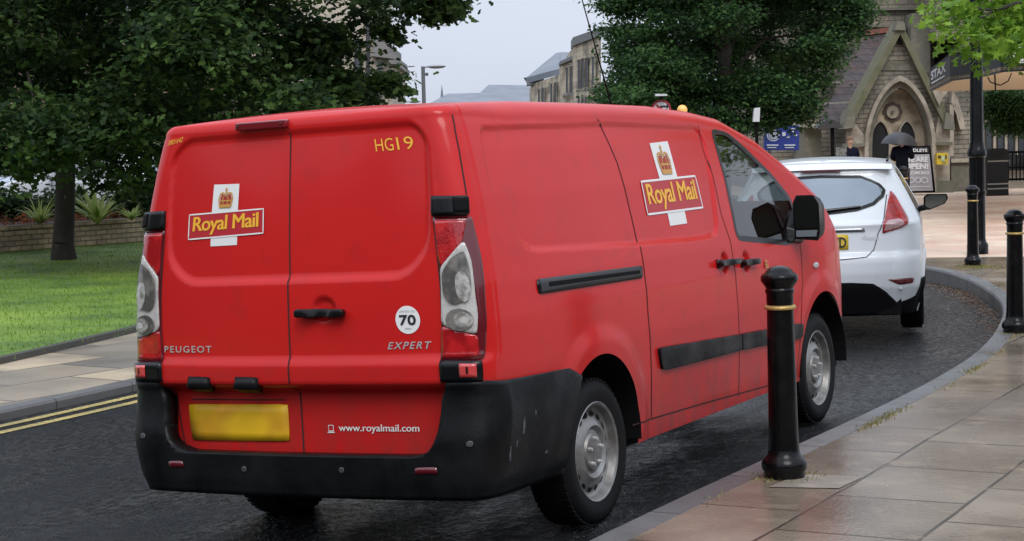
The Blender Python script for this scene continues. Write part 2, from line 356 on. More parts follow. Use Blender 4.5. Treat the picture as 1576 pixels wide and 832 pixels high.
def patch(name, Pf, poly, extra, m, parent, step=.02, thick=0, bevel=0, rnd=0, extraf=None):
    """panel lying on a skin, outlined by a polygon in its (u, z) coordinates"""
    if rnd: poly = shrink_round(poly, rnd, 4)
    pl = np.array(poly); lo = pl.min(0); hi = pl.max(0); nu = max(2, int((hi[0]-lo[0])/step)+1); nz = max(2, int((hi[1]-lo[1])/step)+1)
    gu, gz = np.meshgrid(np.linspace(lo[0], hi[0], nu+1), np.linspace(lo[1], hi[1], nz+1)); gu = gu.ravel(); gz = gz.ravel()
    sd = poly_sdf(gu, gz, poly); idx = np.arange((nz+1)*(nu+1)).reshape(nz+1, nu+1)
    F = np.stack([idx[:-1, :-1], idx[:-1, 1:], idx[1:, 1:], idx[1:, :-1]], -1).reshape(-1, 4)
    ok = (sd[F] < 1e-9).sum(1) >= 1; F = F[ok]
    V = np.stack([gu, gz], -1); used = np.unique(F)
    for i in used:
        if sd[i] > 0:
            best = 1e9; a, b = V[i]
            for j in range(len(poly)):
                p0 = poly[j]; p1 = poly[(j+1) % len(poly)]; ex, ez = p1[0]-p0[0], p1[1]-p0[1]; t = max(0, min(1, ((a-p0[0])*ex+(b-p0[1])*ez)/(ex*ex+ez*ez+1e-12)))
                qx, qz = p0[0]+ex*t, p0[1]+ez*t; d = math.hypot(a-qx, b-qz)
                if d < best: best = d; q = (qx, qz)
            V[i] = q
    re = -np.ones(len(V), int); re[used] = np.arange(len(used)); V = V[used]
    e = extra if extraf is None else extra+extraf(V[:, 0], V[:, 1])
    p = Pf(V[:, 0], V[:, 1], e); F = re[F]
    if pl[:, 0].mean() < 0 and False: F = F[:, ::-1]
    o = mesh_obj(name, p, F, m, parent, smooth=True)
    if thick: solid(o, thick, -1, bevel)
    return o
def ribbon(name, Pf, line, w, extra, m, parent, closed=False):
    pts = [np.array(p, float) for p in line]
    if closed: pts.append(pts[0])
    dense = [pts[0]]
    for a, b in zip(pts[:-1], pts[1:]):
        k = max(1, int(np.hypot(*(b-a))/.02))
        for i in range(1, k+1): dense.append(a+(b-a)*i/k)
    d = np.array(dense); t = np.gradient(d, axis=0); t /= np.maximum(np.linalg.norm(t, axis=1, keepdims=True), 1e-9)
    if closed: t[0] = t[-1] = (t[0]+t[-1])/2
    nn = np.stack([-t[:, 1], t[:, 0]], -1)*w/2; a = d+nn; b = d-nn
    A = Pf(a[:, 0], a[:, 1], extra); B = Pf(b[:, 0], b[:, 1], extra); n = len(d)
    return mesh_obj(name, list(A)+list(B), [(i, n+i, n+i+1, i+1) for i in range(n-1)], m, parent, smooth=True)
def text_on(name, Pf, s, u0, u1, z0, z1, extra, m, parent, dz=0, fat=0, **k):
    v, t = text_tris(s, **k)
    if fat:   # heavier strokes: the lettering laid down again, slightly moved
        n = len(v); sh = [(0, 0), (fat, 0), (-fat, 0), (0, fat*2), (0, -fat*2), (fat*.7, fat*1.4), (-fat*.7, fat*1.4), (fat*.7, -fat*1.4), (-fat*.7, -fat*1.4)]; t = [tuple(a+i*n for a in q) for i in range(9) for q in t]; v = np.concatenate([v+np.array(a) for a in sh])
        kk = np.repeat(np.arange(9), n)*.00012; extra = extra+kk
    u = u0+(u1-u0)*v[:, 0]; z = z0+(z1-z0)*v[:, 1]+dz*v[:, 0]
    return mesh_obj(name, Pf(u, z, extra), t, m, parent)
def circle_poly(cu, cz, ru, rz, n=20): return [(cu+ru*math.cos(i*2*math.pi/n), cz+rz*math.sin(i*2*math.pi/n)) for i in range(n)]
# ------------------------------------------------------------------ vehicle materials
RED = (.53, .012, .011)
paint = mat('post_red_paint', RED, .5, coat=.42, coatr=.13, spec=.12, var=[(1.3, (.48, .010, .010), .35, .7), (9, (.43, .014, .013), .55, .8)])
def grime(m, z0, z1, col, amt, scale=7):
    """road dirt that clings low on the bodywork"""
    t = m.node_tree; b = t.nodes['Principled BSDF']; tc = t.nodes.new('ShaderNodeTexCoord'); s = t.nodes.new('ShaderNodeSeparateXYZ'); t.links.new(tc.outputs['Object'], s.inputs[0])
    r = t.nodes.new('ShaderNodeMapRange'); r.inputs[1].default_value = z1; r.inputs[2].default_value = z0; t.links.new(s.outputs['Z'], r.inputs[0])
    n = t.nodes.new('ShaderNodeTexNoise'); n.inputs['Scale'].default_value = scale; n.inputs['Detail'].default_value = 8; n.inputs['Roughness'].default_value = .7
    mp = t.nodes.new('ShaderNodeMapping'); mp.inputs['Scale'].default_value = (1, 1, .35); t.links.new(tc.outputs['Object'], mp.inputs[0]); t.links.new(mp.outputs[0], n.inputs[0])
    q = t.nodes.new('ShaderNodeMapRange'); q.inputs[1].default_value = .35; q.inputs[2].default_value = .75; q.inputs[4].default_value = amt; t.links.new(n.outputs[0], q.inputs[0])
    mu = t.nodes.new('ShaderNodeMath'); mu.operation = 'MULTIPLY'; t.links.new(r.outputs[0], mu.inputs[0]); t.links.new(q.outputs[0], mu.inputs[1])
    x = t.nodes.new('ShaderNodeMix'); x.data_type = 'RGBA'; t.links.new(mu.outputs[0], x.inputs[0])
    src = b.inputs['Base Color'].links[0].from_socket if b.inputs['Base Color'].links else None
    if src: t.links.new(src, x.inputs[6])
    else: x.inputs[6].default_value = b.inputs['Base Color'].default_value
    x.inputs[7].default_value = (*col, 1); t.links.new(x.outputs[2], b.inputs['Base Color']); return m
grime(paint, .30, .90, (.14, .035, .03), .9, 9)
def droplets(m, scale=60, strength=.08):
    t = m.node_tree; b = t.nodes['Principled BSDF']; tc = t.nodes.new('ShaderNodeTexCoord'); v = t.nodes.new('ShaderNodeTexVoronoi'); v.inputs['Scale'].default_value = scale
    t.links.new(tc.outputs['Object'], v.inputs[0]); r = t.nodes.new('ShaderNodeMapRange'); r.inputs[1].default_value = .28; r.inputs[2].default_value = .05; t.links.new(v.outputs['Distance'], r.inputs[0])
    u = t.nodes.new('ShaderNodeBump'); u.inputs['Strength'].default_value = strength; u.inputs['Distance'].default_value = .002; t.links.new(r.outputs[0], u.inputs['Height'])
    t.links.new(u.outputs[0], b.inputs['Coat Normal']); return m
droplets(paint)
black_pl = grime(mat('black_bumper_plastic', (.003, .0033, .0037), .38, spec=.16, bump=(45, .12), var=[(4, (.012, .0125, .014), .45, .8)]), .28, .7, (.02, .02, .02), .45, 9)
rough_noise(black_pl, 6, .25, .55)
scuff = mat('scuffed_plastic', (.075, .085, .09), .7, var=[(60, (.03, .03, .032), .45, .6)])
gloss_black = mat('gloss_black', (.003, .003, .004), .25, spec=.35)
matt_black = mat('matt_black', (.004, .004, .0045), .8, spec=.15)
seam_m = mat('panel_gap', (.03, .006, .007), .8)
rubber = mat('tyre_rubber', (.006, .006, .0065), .7, spec=.2, bump=(120, .2))
steel = grime(mat('silver_wheel', (.30, .30, .295), .42, .6, var=[(16, (.20, .185, .17), .45, .7)]), .05, .6, (.10, .085, .07), .6, 14)
white_dec = mat('white_sticker', (.72, .72, .70), .4)
gold_dec = mat('gold_lettering', (.80, .42, .03), .4)
dkred_dec = mat('dark_red_sticker', (.42, .012, .02), .4)
lens_red = mat('red_lens', (.30, .004, .008), .14, coat=.7, bump=(90, .15), var=[(14, (.50, .012, .014), .45, .68)])
lens_dark = mat('dark_red_housing', (.10, .003, .008), .2, coat=.7)
lens_clear = mat('clear_lens', (.50, .48, .45), .14, coat=.7, bump=(160, .25), var=[(30, (.42, .40, .38), .42, .62)])
reflector = mat('reflector_bowl', (.52, .50, .47), .25, .3, coat=.6, var=[(40, (.25, .23, .21), .4, .6)])
reflector_dk = mat('reflector_shade', (.10, .092, .085), .3, .3, coat=.4, var=[(18, (.24, .22, .20), .42, .62)])
chrome = mat('chrome_badge', (.62, .62, .62), .38, .6)
# ------------------------------------------------------------------ the mail van
VAN = empty('delivery_van', (0, 0, 0), 0, 'red mail van parked at the kerb, seen from behind, with black bumper and yellow lettering', 'van')
VAN.rotation_euler = (0, -.038, 0)
V, Nn, U, F = skin_arrays(body_grid)
alive = np.ones(len(F), bool)
side_m = np.abs(U[:, 0]) > 1.05
for cy, cz, Rr in ARCHES:
    sd = np.where(side_m & (V[:, 2] < 1), np.hypot(V[:, 1]-cy, V[:, 2]-cz)-Rr, 1.0); alive = snap_cut(V, F, alive, sd, 1, 2, centre=(cy, cz, Rr))
DOORGLASS = shrink_round([(2.875, 1.745), (2.855, 1.19), (3.63, 1.116), (3.795, 1.148), (3.80, 1.34), (3.57, 1.487), (3.25, 1.652), (3.05, 1.735)], .05, 4)
sd = np.where(side_m, poly_sdf(V[:, 1], V[:, 2], DOORGLASS), 1.0); alive = snap_cut(V, F, alive, sd, 1, 2, poly=DOORGLASS)
WS = shrink_round([(-.66, 3.42), (.66, 3.42), (.78, 4.42), (-.78, 4.42)], .08, 4)
sd = np.where((V[:, 2] > 1.2) & (V[:, 1] > 3), poly_sdf(V[:, 0], V[:, 1], WS), 1.0); alive = snap_cut(V, F, alive, sd, 0, 1, poly=WS)
fu = U[F][:, :, 0].mean(1); fz = U[F][:, :, 1].mean(1); fc = V[F].mean(1); au = np.abs(fu)
RDOOR = [(-.012, .46), (.69, .46), (.712, .78), (.712, .86), (.745, 1.42), (.757, 1.515), (.915, 1.51), (.935, 1.777), (.93, 1.84), (-.012, 1.84)]
LDOOR = [(-.012 if x == -.012 else -x, z) for x, z in RDOOR]
SLIDE = [(2.50, 1.84), (2.575, 1.61), (2.586, 1.21), (2.577, .9), (2.605, .395), (3.77, .345), (3.737, 1.17), (3.687, 1.31), (3.70, 1.80)]
FDOOR = [(3.70, 1.82), (3.687, 1.31), (3.737, 1.17), (3.77, .345), (4.67, .33), (4.73, .62), (4.80, .85), (4.83, 1.13), (4.83, 1.40), (4.3, 1.75), (4.0, 1.82)]
inR = poly_sdf(fu, fz, RDOOR) < 0; inL = poly_sdf(fu, fz, LDOOR) < 0; inS = poly_sdf(fu, fz, SLIDE) < 0; inF = (poly_sdf(fu, fz, FDOOR) < 0) & ~inS
inB = (au > 5.35) & (fc[:, 2] < .60)
rest = ~(inR | inL | inS | inF | inB)
body = part_from('body', V, Nn, F, alive & rest, paint, VAN)
ldoor = part_from('rear_door', V, Nn, F, alive & inL, paint, VAN); rdoor = part_from('rear_door', V, Nn, F, alive & inR, paint, VAN)
ldoor['label'] = 'left rear door with the number plate'; rdoor['label'] = 'right rear door with the handle and speed sticker'
sdoor = part_from('sliding_door', V, Nn, F, alive & inS, paint, VAN); fdoor = part_from('front_door', V, Nn, F, alive & inF, paint, VAN)
for s in (1, -1): part_from('front_bumper_corner', V, Nn, F, alive & inB & (fu*s > 0), black_pl, VAN)
# wheel arch liners, lips and underside
for s in (1, -1):
    for cy, cz, Rr in ARCHES:
        mb = MB(); n = 24; xs = (.62*s, .93*s)
        vs = [(x, cy+Rr*math.cos(math.pi*(-.03+1.06*i/n)), cz+Rr*math.sin(math.pi*(-.03+1.06*i/n))) for x in xs for i in range(n+1)]
        mb.add(vs, [(i, i+1, n+2+i, n+1+i) for i in range(n)]); mb.add(vs[:n+1], [tuple(range(n+1))]); mb.build('arch_liner', matt_black, VAN)
mb = MB(); mb.box(-.76, .76, .34, 4.9, .25, .33); mb.box(-.6, .6, .95, 1.12, .26, .36)
mb.build('underbody', matt_black, VAN)
# cab interior
seat_m = mat('seat_fabric', (.03, .032, .036), .85); dash_m = mat('dashboard_plastic', (.028, .028, .030), .6)
mb = MB(); bo = [(-.84, .35), (.84, .35), (.86, 1.0), (.78, 1.5), (.68, 1.78), (-.68, 1.78), (-.78, 1.5), (-.86, 1.0)]; mb.prism([(a, 2.60, b) for a, b in bo], [(a, 2.64, b) for a, b in bo]); mb.build('bulkhead', mat('bulkhead_panel', (.10, .10, .105), .7), VAN)
for sx in (.45, -.45):
    mb = MB(); mb.box(sx-.24, sx+.24, 2.95, 3.45, .75, .90); mb.box(sx-.23, sx+.23, 2.80, 2.96, .88, 1.38); mb.box(sx-.12, sx+.12, 2.83, 2.92, 1.38, 1.58); mb.build('seat', seat_m, VAN, bevel=.03)
mb = MB(); mb.box(-.78, .78, 3.78, 4.3, .85, 1.10); mb.box(-.72, .72, 3.74, 3.80, .95, 1.06); mb.build('dashboard', dash_m, VAN, bevel=.02)
mb = MB()
cc = Vector((.43, 3.60, 1.12)); ax = Vector((0, -.80, .6)).normalized(); e1 = Vector((1, 0, 0)); e2 = ax.cross(e1)
ring = [cc+(e1*math.cos(t)+e2*math.sin(t))*.19 for t in [i*math.pi/12 for i in range(25)]]
mb.path(ring, .015, 6); mb.tube(cc-e1*.19, cc+e1*.19, .014); mb.tube(cc, cc-ax*.25, .04); mb.build('steering_wheel', gloss_black, VAN)
mb = MB(); mb.ball((.50, 2.86, 1.24), .16, 8, (.9, .7, .75)); mb.build('hi_vis_jacket', mat('hi_vis_yellow', (.35, .62, .03), .8, bump=(12, .6)), VAN, smooth=True)
vglass = glass_mat('van_glass', (.50, .54, .53), .07)
for s in (1, -1):
    pl = [(s*(a+1.0), b) for a, b in shrink_round([(2.865, 1.755), (2.845, 1.18), (3.63, 1.106), (3.81, 1.14), (3.81, 1.345), (3.57, 1.497), (3.25, 1.662), (3.05, 1.745)], .05, 4)]
    patch('side_window', P, pl, -.006, vglass, VAN, .05)
    ribbon('window_seal', P, pl, .030, .0015, gloss_black, VAN, closed=True)
def Pws(u, v, e=0):
    y = np.asarray(v, float); return np.stack([np.asarray(u, float), y, H(y)-.012-.04*(np.asarray(u)/.75)**2], -1)
ws = mesh_obj('windscreen', [tuple(Pws(a*(.68+.12*(b-3.4)), b)) for b in np.linspace(3.40, 4.44, 14) for a in np.linspace(-1, 1, 13)], [(j*13+i, j*13+i+1, (j+1)*13+i+1, (j+1)*13+i) for j in range(13) for i in range(12)], vglass, VAN, smooth=True)
# rear bumper with its step
BP = [(1.64, .29), (1.67, .54), (1.775, .70), (1.68, .745), (.88, .765), (.735, .765), (.712, .70), (.70, .56), (.675, .495), (.60, .468)]
BP = [(-x, z) for x, z in BP]+[(x, z) for x, z in BP[::-1]]
def bump_extra(u, z):
    a = np.abs(u); rear = 1-sstep(.95, 1.30, a)
    return (.008+.014*sstep(.6, .9, a))*np.sin(np.clip((z-.29)/.47, 0, 1)*math.pi)-.010*(1-sstep(.29, .36, z))
def PBq(u, z, e=0):
    p = P(u, z, e); a = np.abs(np.asarray(u, float)); z = np.asarray(z, float); f = np.where(a <= 1, 1., np.clip(1-(a-1)/.45, 0, 1)); p[..., 1] -= f*(.068*(1-sstep(.715, .760, z))+.026*(1-sstep(.50, .66, z))); return p
bumper = patch('rear_bumper', PBq, BP, .018, black_pl, VAN, .022, extraf=bump_extra); solid(bumper, .085, -1)
def Pb(u, z, e=0): return PBq(u, z, .018+bump_extra(np.asarray(u, float), np.asarray(z, float))+e)
for cx_, cz_ in ((-.262, .405), (.250, .412), (-.825, .535), (.845, .525)):
    patch('parking_sensor', Pb, circle_poly(cx_, cz_, .013, .013, 12), .004, mat('sensor_grey', (.05, .05, .052), .4) if cx_ == -.262 else bpy.data.materials['sensor_grey'], bumper, .006, .006)
for u0, u1 in ((-.70, -.61), (.60, .71)):
    patch('bumper_reflector', Pb, [(u0, .398), (u1, .402), (u1-.004, .430), (u0+.004, .427)], .003, lens_dark, bumper, .02, .006, rnd=.008)
for k, (a, b, r1, r2) in enumerate(((1.16, .56, .018, .045), (1.09, .50, .010, .022), (1.30, .60, .010, .012), (1.02, .46, .012, .04), (1.45, .42, .02, .008))):
    pl = [(a+r1*math.cos(t)*random.uniform(.55, 1.2), b+r2*math.sin(t)*random.uniform(.55, 1.2)) for t in [i*math.pi/7 for i in range(14)]]
    patch('scuff_mark', Pb, pl, .0012, scuff, bumper, .01)
# gaps between the panels
for nm, ln, w in (('door_gap', [(-.012, 1.835), (-.010, .768), (-.014, .745), (-.018, .70), (-.020, .455)], .008),
                  ('door_gap', [(.948, 1.845), (.935, 1.777), (.918, 1.515)], .008), ('door_gap', [(-.948, 1.845), (-.935, 1.777), (-.918, 1.515)], .008),
                  ('door_gap', [(2.45, 1.862), (2.52, 1.78), (2.575, 1.61), (2.586, 1.21), (2.577, .9), (2.605, .395)], .009), ('door_gap', [(2.52, 1.838), (3.2, 1.83), (3.66, 1.81)], .006),
                  ('door_gap', [(3.70, 1.80), (3.687, 1.31), (3.737, 1.17), (3.77, .345)], .006), ('door_gap', [(4.83, 1.10), (4.80, .85), (4.73, .62), (4.67, .33)], .006),
                  ('door_gap', [(.69, .46), (.700, .60), (.712, .78), (.712, .86), (.742, 1.42), (.757, 1.515)], .008), ('door_gap', [(-.69, .46), (-.700, .60), (-.712, .78), (-.712, .86), (-.742, 1.42), (-.757, 1.515)], .008),
                  ('sill_gap', [(2.36, .397), (3.3, .372), (4.19, .340), (4.68, .333)], .007), ('roof_gutter', [(1.0, 1.858), (2.4, 1.862), (3.2, 1.842), (3.9, 1.79)], .006),
                  ('plate_recess_line', [(-.62, .683), (-.10, .686)], .005)):
    ribbon(nm, P, ln, w, .0016, seam_m, VAN)
# tail lights
for s in (1, -1):
    q = lambda l: [(s*a, b) for a, b in l][::s]
    tl = patch('tail_light', P, q([(.742, 1.432), (.922, 1.425), (.935, 1.25), (.920, 1.0), (.903, .858), (.708, .860), (.720, 1.0), (.738, 1.22)]), .010, lens_dark, VAN, .02, .03, rnd=.012)
    patch('red_lens', P, q([(.752, 1.420), (.893, 1.415), (.862, 1.331), (.748, 1.230), (.740, 1.28)]), .014, lens_red, tl, .015, .006, rnd=.01)
    patch('red_lens', P, q([(.722, .994), (.876, .950), (.879, .870), (.714, .868)]), .014, lens_red, tl, .015, .006, rnd=.012)
    cl = patch('clear_lens', P, q([(.868, 1.335), (.744, 1.228), (.722, 1.010), (.737, .992), (.872, .955), (.884, 1.043), (.880, 1.12), (.886, 1.251)]), .0155, lens_clear, tl, .015, .008, rnd=.02)
    patch('reflector', P, q([(.862, 1.297), (.800, 1.262), (.752, 1.207), (.745, 1.12), (.775, 1.078), (.840, 1.092), (.866, 1.135), (.874, 1.21)]), .0235, reflector_dk, cl, .015, rnd=.02)
    patch('reflector', P, q(circle_poly(.835, 1.150, .030, .062)), .0250, reflector, cl, .012)
    patch('reflector', P, q(circle_poly(.805, 1.018, .058, .045)), .0235, reflector_dk, cl, .012)
    patch('reflector', P, q(circle_poly(.822, 1.017, .040, .032)), .0250, reflector, cl, .012)
    patch('bulb', P, q(circle_poly(.826, 1.017, .016, .014)), .0262, lens_clear, cl, .01)
    cap = patch('light_cap', P, q([(.757, 1.518), (.918, 1.511), (.908, 1.434), (.743, 1.437)]), .022, gloss_black, VAN, .02, .05, rnd=.008)
    patch('cap_cover', P, q([(.85, 1.508), (.912, 1.503), (.906, 1.445), (.845, 1.450)]), .026, matt_black, cap, .02, .004)
    low = patch('light_base', P, q([(.711, .860), (.898, .853), (.898, .768), (.713, .770)]), .016, gloss_black, VAN, .02, .05, rnd=.008)
    rl = patch('reflector_block', P, q([(.800, .845), (.872, .842), (.872, .788), (.800, .790)]), .020, mat('pale_red_reflector', (.55, .05, .05), .2, coat=1) if s == 1 else bpy.data.materials['pale_red_reflector'], low, .015, .006)
    patch('reflector_slot', P, q([(.830, .832), (.838, .832), (.838, .804), (.830, .804)]), .024, matt_black, rl, .01)
mb = MB(); mb.box(-.268, -.010, .068, .14, 1.838, 1.872); bl = mb.build('brake_light', mat('brake_lens', (.16, .008, .014), .2, coat=.8), VAN, bevel=.006)
for x in (-.252, -.03): mb = MB(); mb.ball((x, .066, 1.856), .005, 5); mb.build('screw', bpy.data.materials.get('screw_dark') or mat('screw_dark', (.05, .01, .012), .5), bl)
# rear handle, plate lamps, badges
hd = patch('door_handle', P, [(.046, 1.044), (.286, 1.043), (.290, 1.060), (.284, 1.076), (.050, 1.080), (.042, 1.062)], .046, gloss_black, rdoor, .02, .030, .004, rnd=.012)
patch('handle_stud', P, [(.060, 1.052), (.095, 1.052), (.095, 1.070), (.060, 1.070)], .022, gloss_black, hd, .02, .03)
patch('handle_stud', P, [(.24, 1.052), (.275, 1.052), (.275, 1.070), (.24, 1.070)], .022, gloss_black, hd, .02, .03)
for c in (-.488, -.226): patch('plate_lamp', P, [(c-.056, .722), (c+.056, .722), (c+.056, .750), (c-.056, .752)], .056, black_pl, ldoor, .02, .05, rnd=.008)
pm = mat('number_plate_yellow', (.78, .46, .010), .5, var=[(7, (.62, .31, .012), .38, .60, 1, (1, 1, .8)), (4.5, (.34, .20, .02), .48, .66, 1, (1, 1, .5))])
patch('number_plate', P, [(-.640, .503), (-.090, .510), (-.085, .668), (-.640, .662)], .006, pm, ldoor, .05, .006, rnd=.012)
patch('sticker', P, circle_poly(.566, 1.022, .056, .057, 32), .0025, white_dec, rdoor, .012)
dk = mat('dark_print', (.012, .012, .014), .5); gy = mat('grey_print', (.30, .30, .30), .5)
text_on('lettering', P, '70', .530, .602, 1.002, 1.041, .0042, dk, rdoor, fat=.025)
text_on('lettering', P, 'LIMITED TO', .530, .602, 1.052, 1.060, .0042, gy, rdoor); text_on('lettering', P, 'MPH', .551, .581, .982, .990, .0042, gy, rdoor)
def badge(s, u0, u1, z0, z1, par, **k): text_on('badge', P, s, u0, u1, z0, z1, .0035, chrome, par, **k)
badge('PEUGEOT', -.702, -.428, .897, .926, ldoor, space=1.25, bold=.012); badge('EXPERT', .467, .668, .904, .933, rdoor, space=1.25, shear=.3, bold=.012)
text_on('lettering', P, 'www.royalmail.com', .168, .556, .547, .585, .003, white_dec, rdoor, fat=.0015)
patch('screen_symbol', P, [(.110, .548), (.146, .548), (.143, .554), (.113, .554)], .003, white_dec, rdoor, .01); ribbon('screen_symbol', P, [(.116, .557), (.140, .557), (.140, .580), (.116, .580)], .004, .003, white_dec, rdoor, closed=True)
text_on('lettering', P, 'HG', .489, .590, 1.711, 1.763, .003, gold_dec, rdoor, bold=-.004); text_on('lettering', P, '19', .610, .700, 1.712, 1.764, .003, gold_dec, rdoor, bold=-.004)
text_on('lettering', P, '3801642', -.835, -.735, 1.800, 1.822, .003, gold_dec, ldoor, dz=.012)
def crown(cu, cz, s, par, sg=1):
    """a small royal crown: arches, cross and jewelled band"""
    g = lambda l, m, e=.0045: patch('crown_emblem', P, [(cu+sg*a*s, cz+b*s) for a, b in l], e, m, par, .006)
    red = bpy.data.materials.get('crown_red') or mat('crown_red', (.35, .03, .02), .5); au_ = bpy.data.materials.get('crown_gold') or mat('crown_gold', (.52, .26, .05), .4)
    g([(-.85, -.8), (.85, -.8), (.95, .1), (.75, .55), (.3, .45), (0, .25), (-.3, .45), (-.75, .55), (-.95, .1)], red)
    for k in (-1, 1):
        ribbon('crown_emblem', P, [(cu+sg*k*a*s, cz+b*s) for a, b in ((.95, -.8), (1.15, .1), (.95, .65), (.5, .75), (.1, .5), (0, .65))], .20*s, .0062, au_, par)
        ribbon('crown_emblem', P, [(cu+sg*k*a*s, cz+b*s) for a, b in ((.35, -.6), (.45, 0), (.35, .35))], .15*s, .0062, au_, par)
    g([(-1, -1), (1, -1), (.95, -.62), (-.95, -.62)], au_, .0065); g([(-.9, -.3), (.9, -.3), (.9, -.12), (-.9, -.12)], au_, .0065); g(circle_poly(0, .85, .16, .16, 8), au_, .0065)
    g([(-.07, .95), (.07, .95), (.07, 1.4), (-.07, 1.4)], au_, .0065); g([(-.22, 1.12), (.22, 1.12), (.22, 1.24), (-.22, 1.24)], au_, .0068)
# the cross of white bar and lettered box, on the back and on the sliding door
patch('logo_panel', P, [(-.462, 1.352), (-.306, 1.354), (-.316, 1.614), (-.476, 1.617)], .0022, white_dec, ldoor, .02)
patch('logo_panel', P, [(-.600, 1.386), (-.158, 1.400), (-.160, 1.502), (-.608, 1.492)], .0032, dkred_dec, ldoor, .03)
ribbon('logo_border', P, [(-.600, 1.386), (-.158, 1.400), (-.160, 1.502), (-.608, 1.492)], .006, .0042, white_dec, ldoor, closed=True)
text_on('lettering', P, 'Royal Mail', -.576, -.188, 1.401, 1.480, .0046, gold_dec, ldoor, dz=.008, fat=.007, space=.94)
crown(-.390, 1.552, .036, ldoor)
patch('logo_panel', P, [(3.010, 1.288), (3.230, 1.290), (3.248, 1.708), (3.014, 1.700)], .0022, white_dec, sdoor, .03)
patch('logo_panel', P, [(2.768, 1.356), (3.478, 1.360), (3.470, 1.524), (2.778, 1.515)], .0032, dkred_dec, sdoor, .04)
ribbon('logo_border', P, [(2.768, 1.356), (3.478, 1.360), (3.470, 1.524), (2.778, 1.515)], .010, .0042, white_dec, sdoor, closed=True)
text_on('lettering', P, 'Royal Mail', 2.815, 3.430, 1.372, 1.500, .0046, gold_dec, sdoor, dz=.004, fat=.007, space=.94)
crown(3.125, 1.605, .062, sdoor)
crown(4.215, 1.015, .022, fdoor)
# side rail, rub strips, side handles, side repeater, mirror, aerial
rail = patch('door_rail', P, [(1.498, 1.142), (2.560, 1.124), (2.550, 1.066), (1.498, 1.078)], .006, gloss_black, VAN, .03, .012, rnd=.02)
patch('rail_slot', P, [(1.60, 1.122), (2.55, 1.104), (2.545, 1.088), (1.60, 1.102)], .008, matt_black, rail, .03)
for par, l in ((sdoor, [(2.665, .716), (2.70, .720), (3.752, .674), (3.762, .588), (2.76, .606), (2.70, .618)]), (fdoor, [(3.762, .674), (4.70, .638), (4.735, .628), (4.72, .56), (4.68, .552), (3.772, .588)])):
    patch('rub_strip', P, l, .016, black_pl, par, .03, .016, .004, rnd=.01)
for par, a0, a1, z in ((sdoor, 3.487, 3.755, 1.068), (fdoor, 3.826, 4.050, 1.048)):
    patch('door_handle', P, [(a0, z-.018), (a1, z-.022), (a1, z+.010), (a0, z+.016)], .040, gloss_black, par, .03, .028, .004, rnd=.012)
    patch('handle_base', P, [(a0+.01, z-.025), (a0+.06, z-.03), (a0+.06, z+.015), (a0+.01, z+.02)], .012, gloss_black, par, .03, .012)
patch('side_repeater', P, circle_poly(5.057, .948, .045, .018, 16), .006, lens_clear, VAN, .015, .006)
for s in (1, -1):
    mb = MB(); cxm = 1.022; y0, y1 = 3.68, 3.84
    fr = [(s*(cxm+a*.078), b) for a, b in shrink_round([(-1, 1.125), (.80, 1.110), (1, 1.16), (1, 1.32), (.6, 1.372), (-.7, 1.374), (-1, 1.33)], .035, 5)]
    mb.prism([(x, y0, z) for x, z in fr], [(s*cxm+(x-s*cxm)*.72, y1, 1.25+(z-1.25)*.8) for x, z in fr])
    mir = mb.build('mirror', black_pl, VAN, bevel=.012)
    fr2 = [(s*cxm+(x-s*cxm)*.86, y0-.006, 1.248+(z-1.248)*.88) for x, z in fr]
    top = [p for p in fr2 if p[2] >= 1.178]; 
    x0 = min(p[0] for p in fr2); x1 = max(p[0] for p in fr2)
    mglass = bpy.data.materials.get('mirror_glass') or mat('mirror_glass', (.45, .47, .47), .06, 1)
    mesh_obj('mirror_glass', [(x0, y0-.005, 1.185), (x1, y0-.005, 1.185), (x1, y0-.005, 1.33), (x1-.02*s*s, y0-.005, 1.355), (x0+.02, y0-.005, 1.357), (x0, y0-.005, 1.33)], [(0, 1, 2, 3, 4, 5)], mglass, mir)
    mesh_obj('mirror_glass', [(x0+.005, y0-.008, 1.137), (x1-.01, y0-.008, 1.135), (x1-.003, y0-.004, 1.172), (x0+.005, y0-.004, 1.173)], [(0, 1, 2, 3)], mglass, mir)
    mb = MB(); mb.prism([(s*.90, 3.63, 1.10), (s*.90, 3.84, 1.08), (s*.88, 3.84, 1.33), (s*.90, 3.66, 1.20)], [(s*.955, 3.66, 1.11), (s*.955, 3.82, 1.10), (s*.935, 3.82, 1.27), (s*.955, 3.68, 1.18)])
    mb.build('mirror_bracket', black_pl, mir, bevel=.008)
mb = MB(); mb.path([(0, 3.43, 1.80), (0, 3.36, 1.92), (0, 3.028, 2.539), (0, 2.90, 2.78)], [.008, .006, .0035, .0025], 6); mb.tube((0, 3.44, 1.785), (0, 3.41, 1.83), .022, .012); mb.build('aerial', matt_black, VAN)
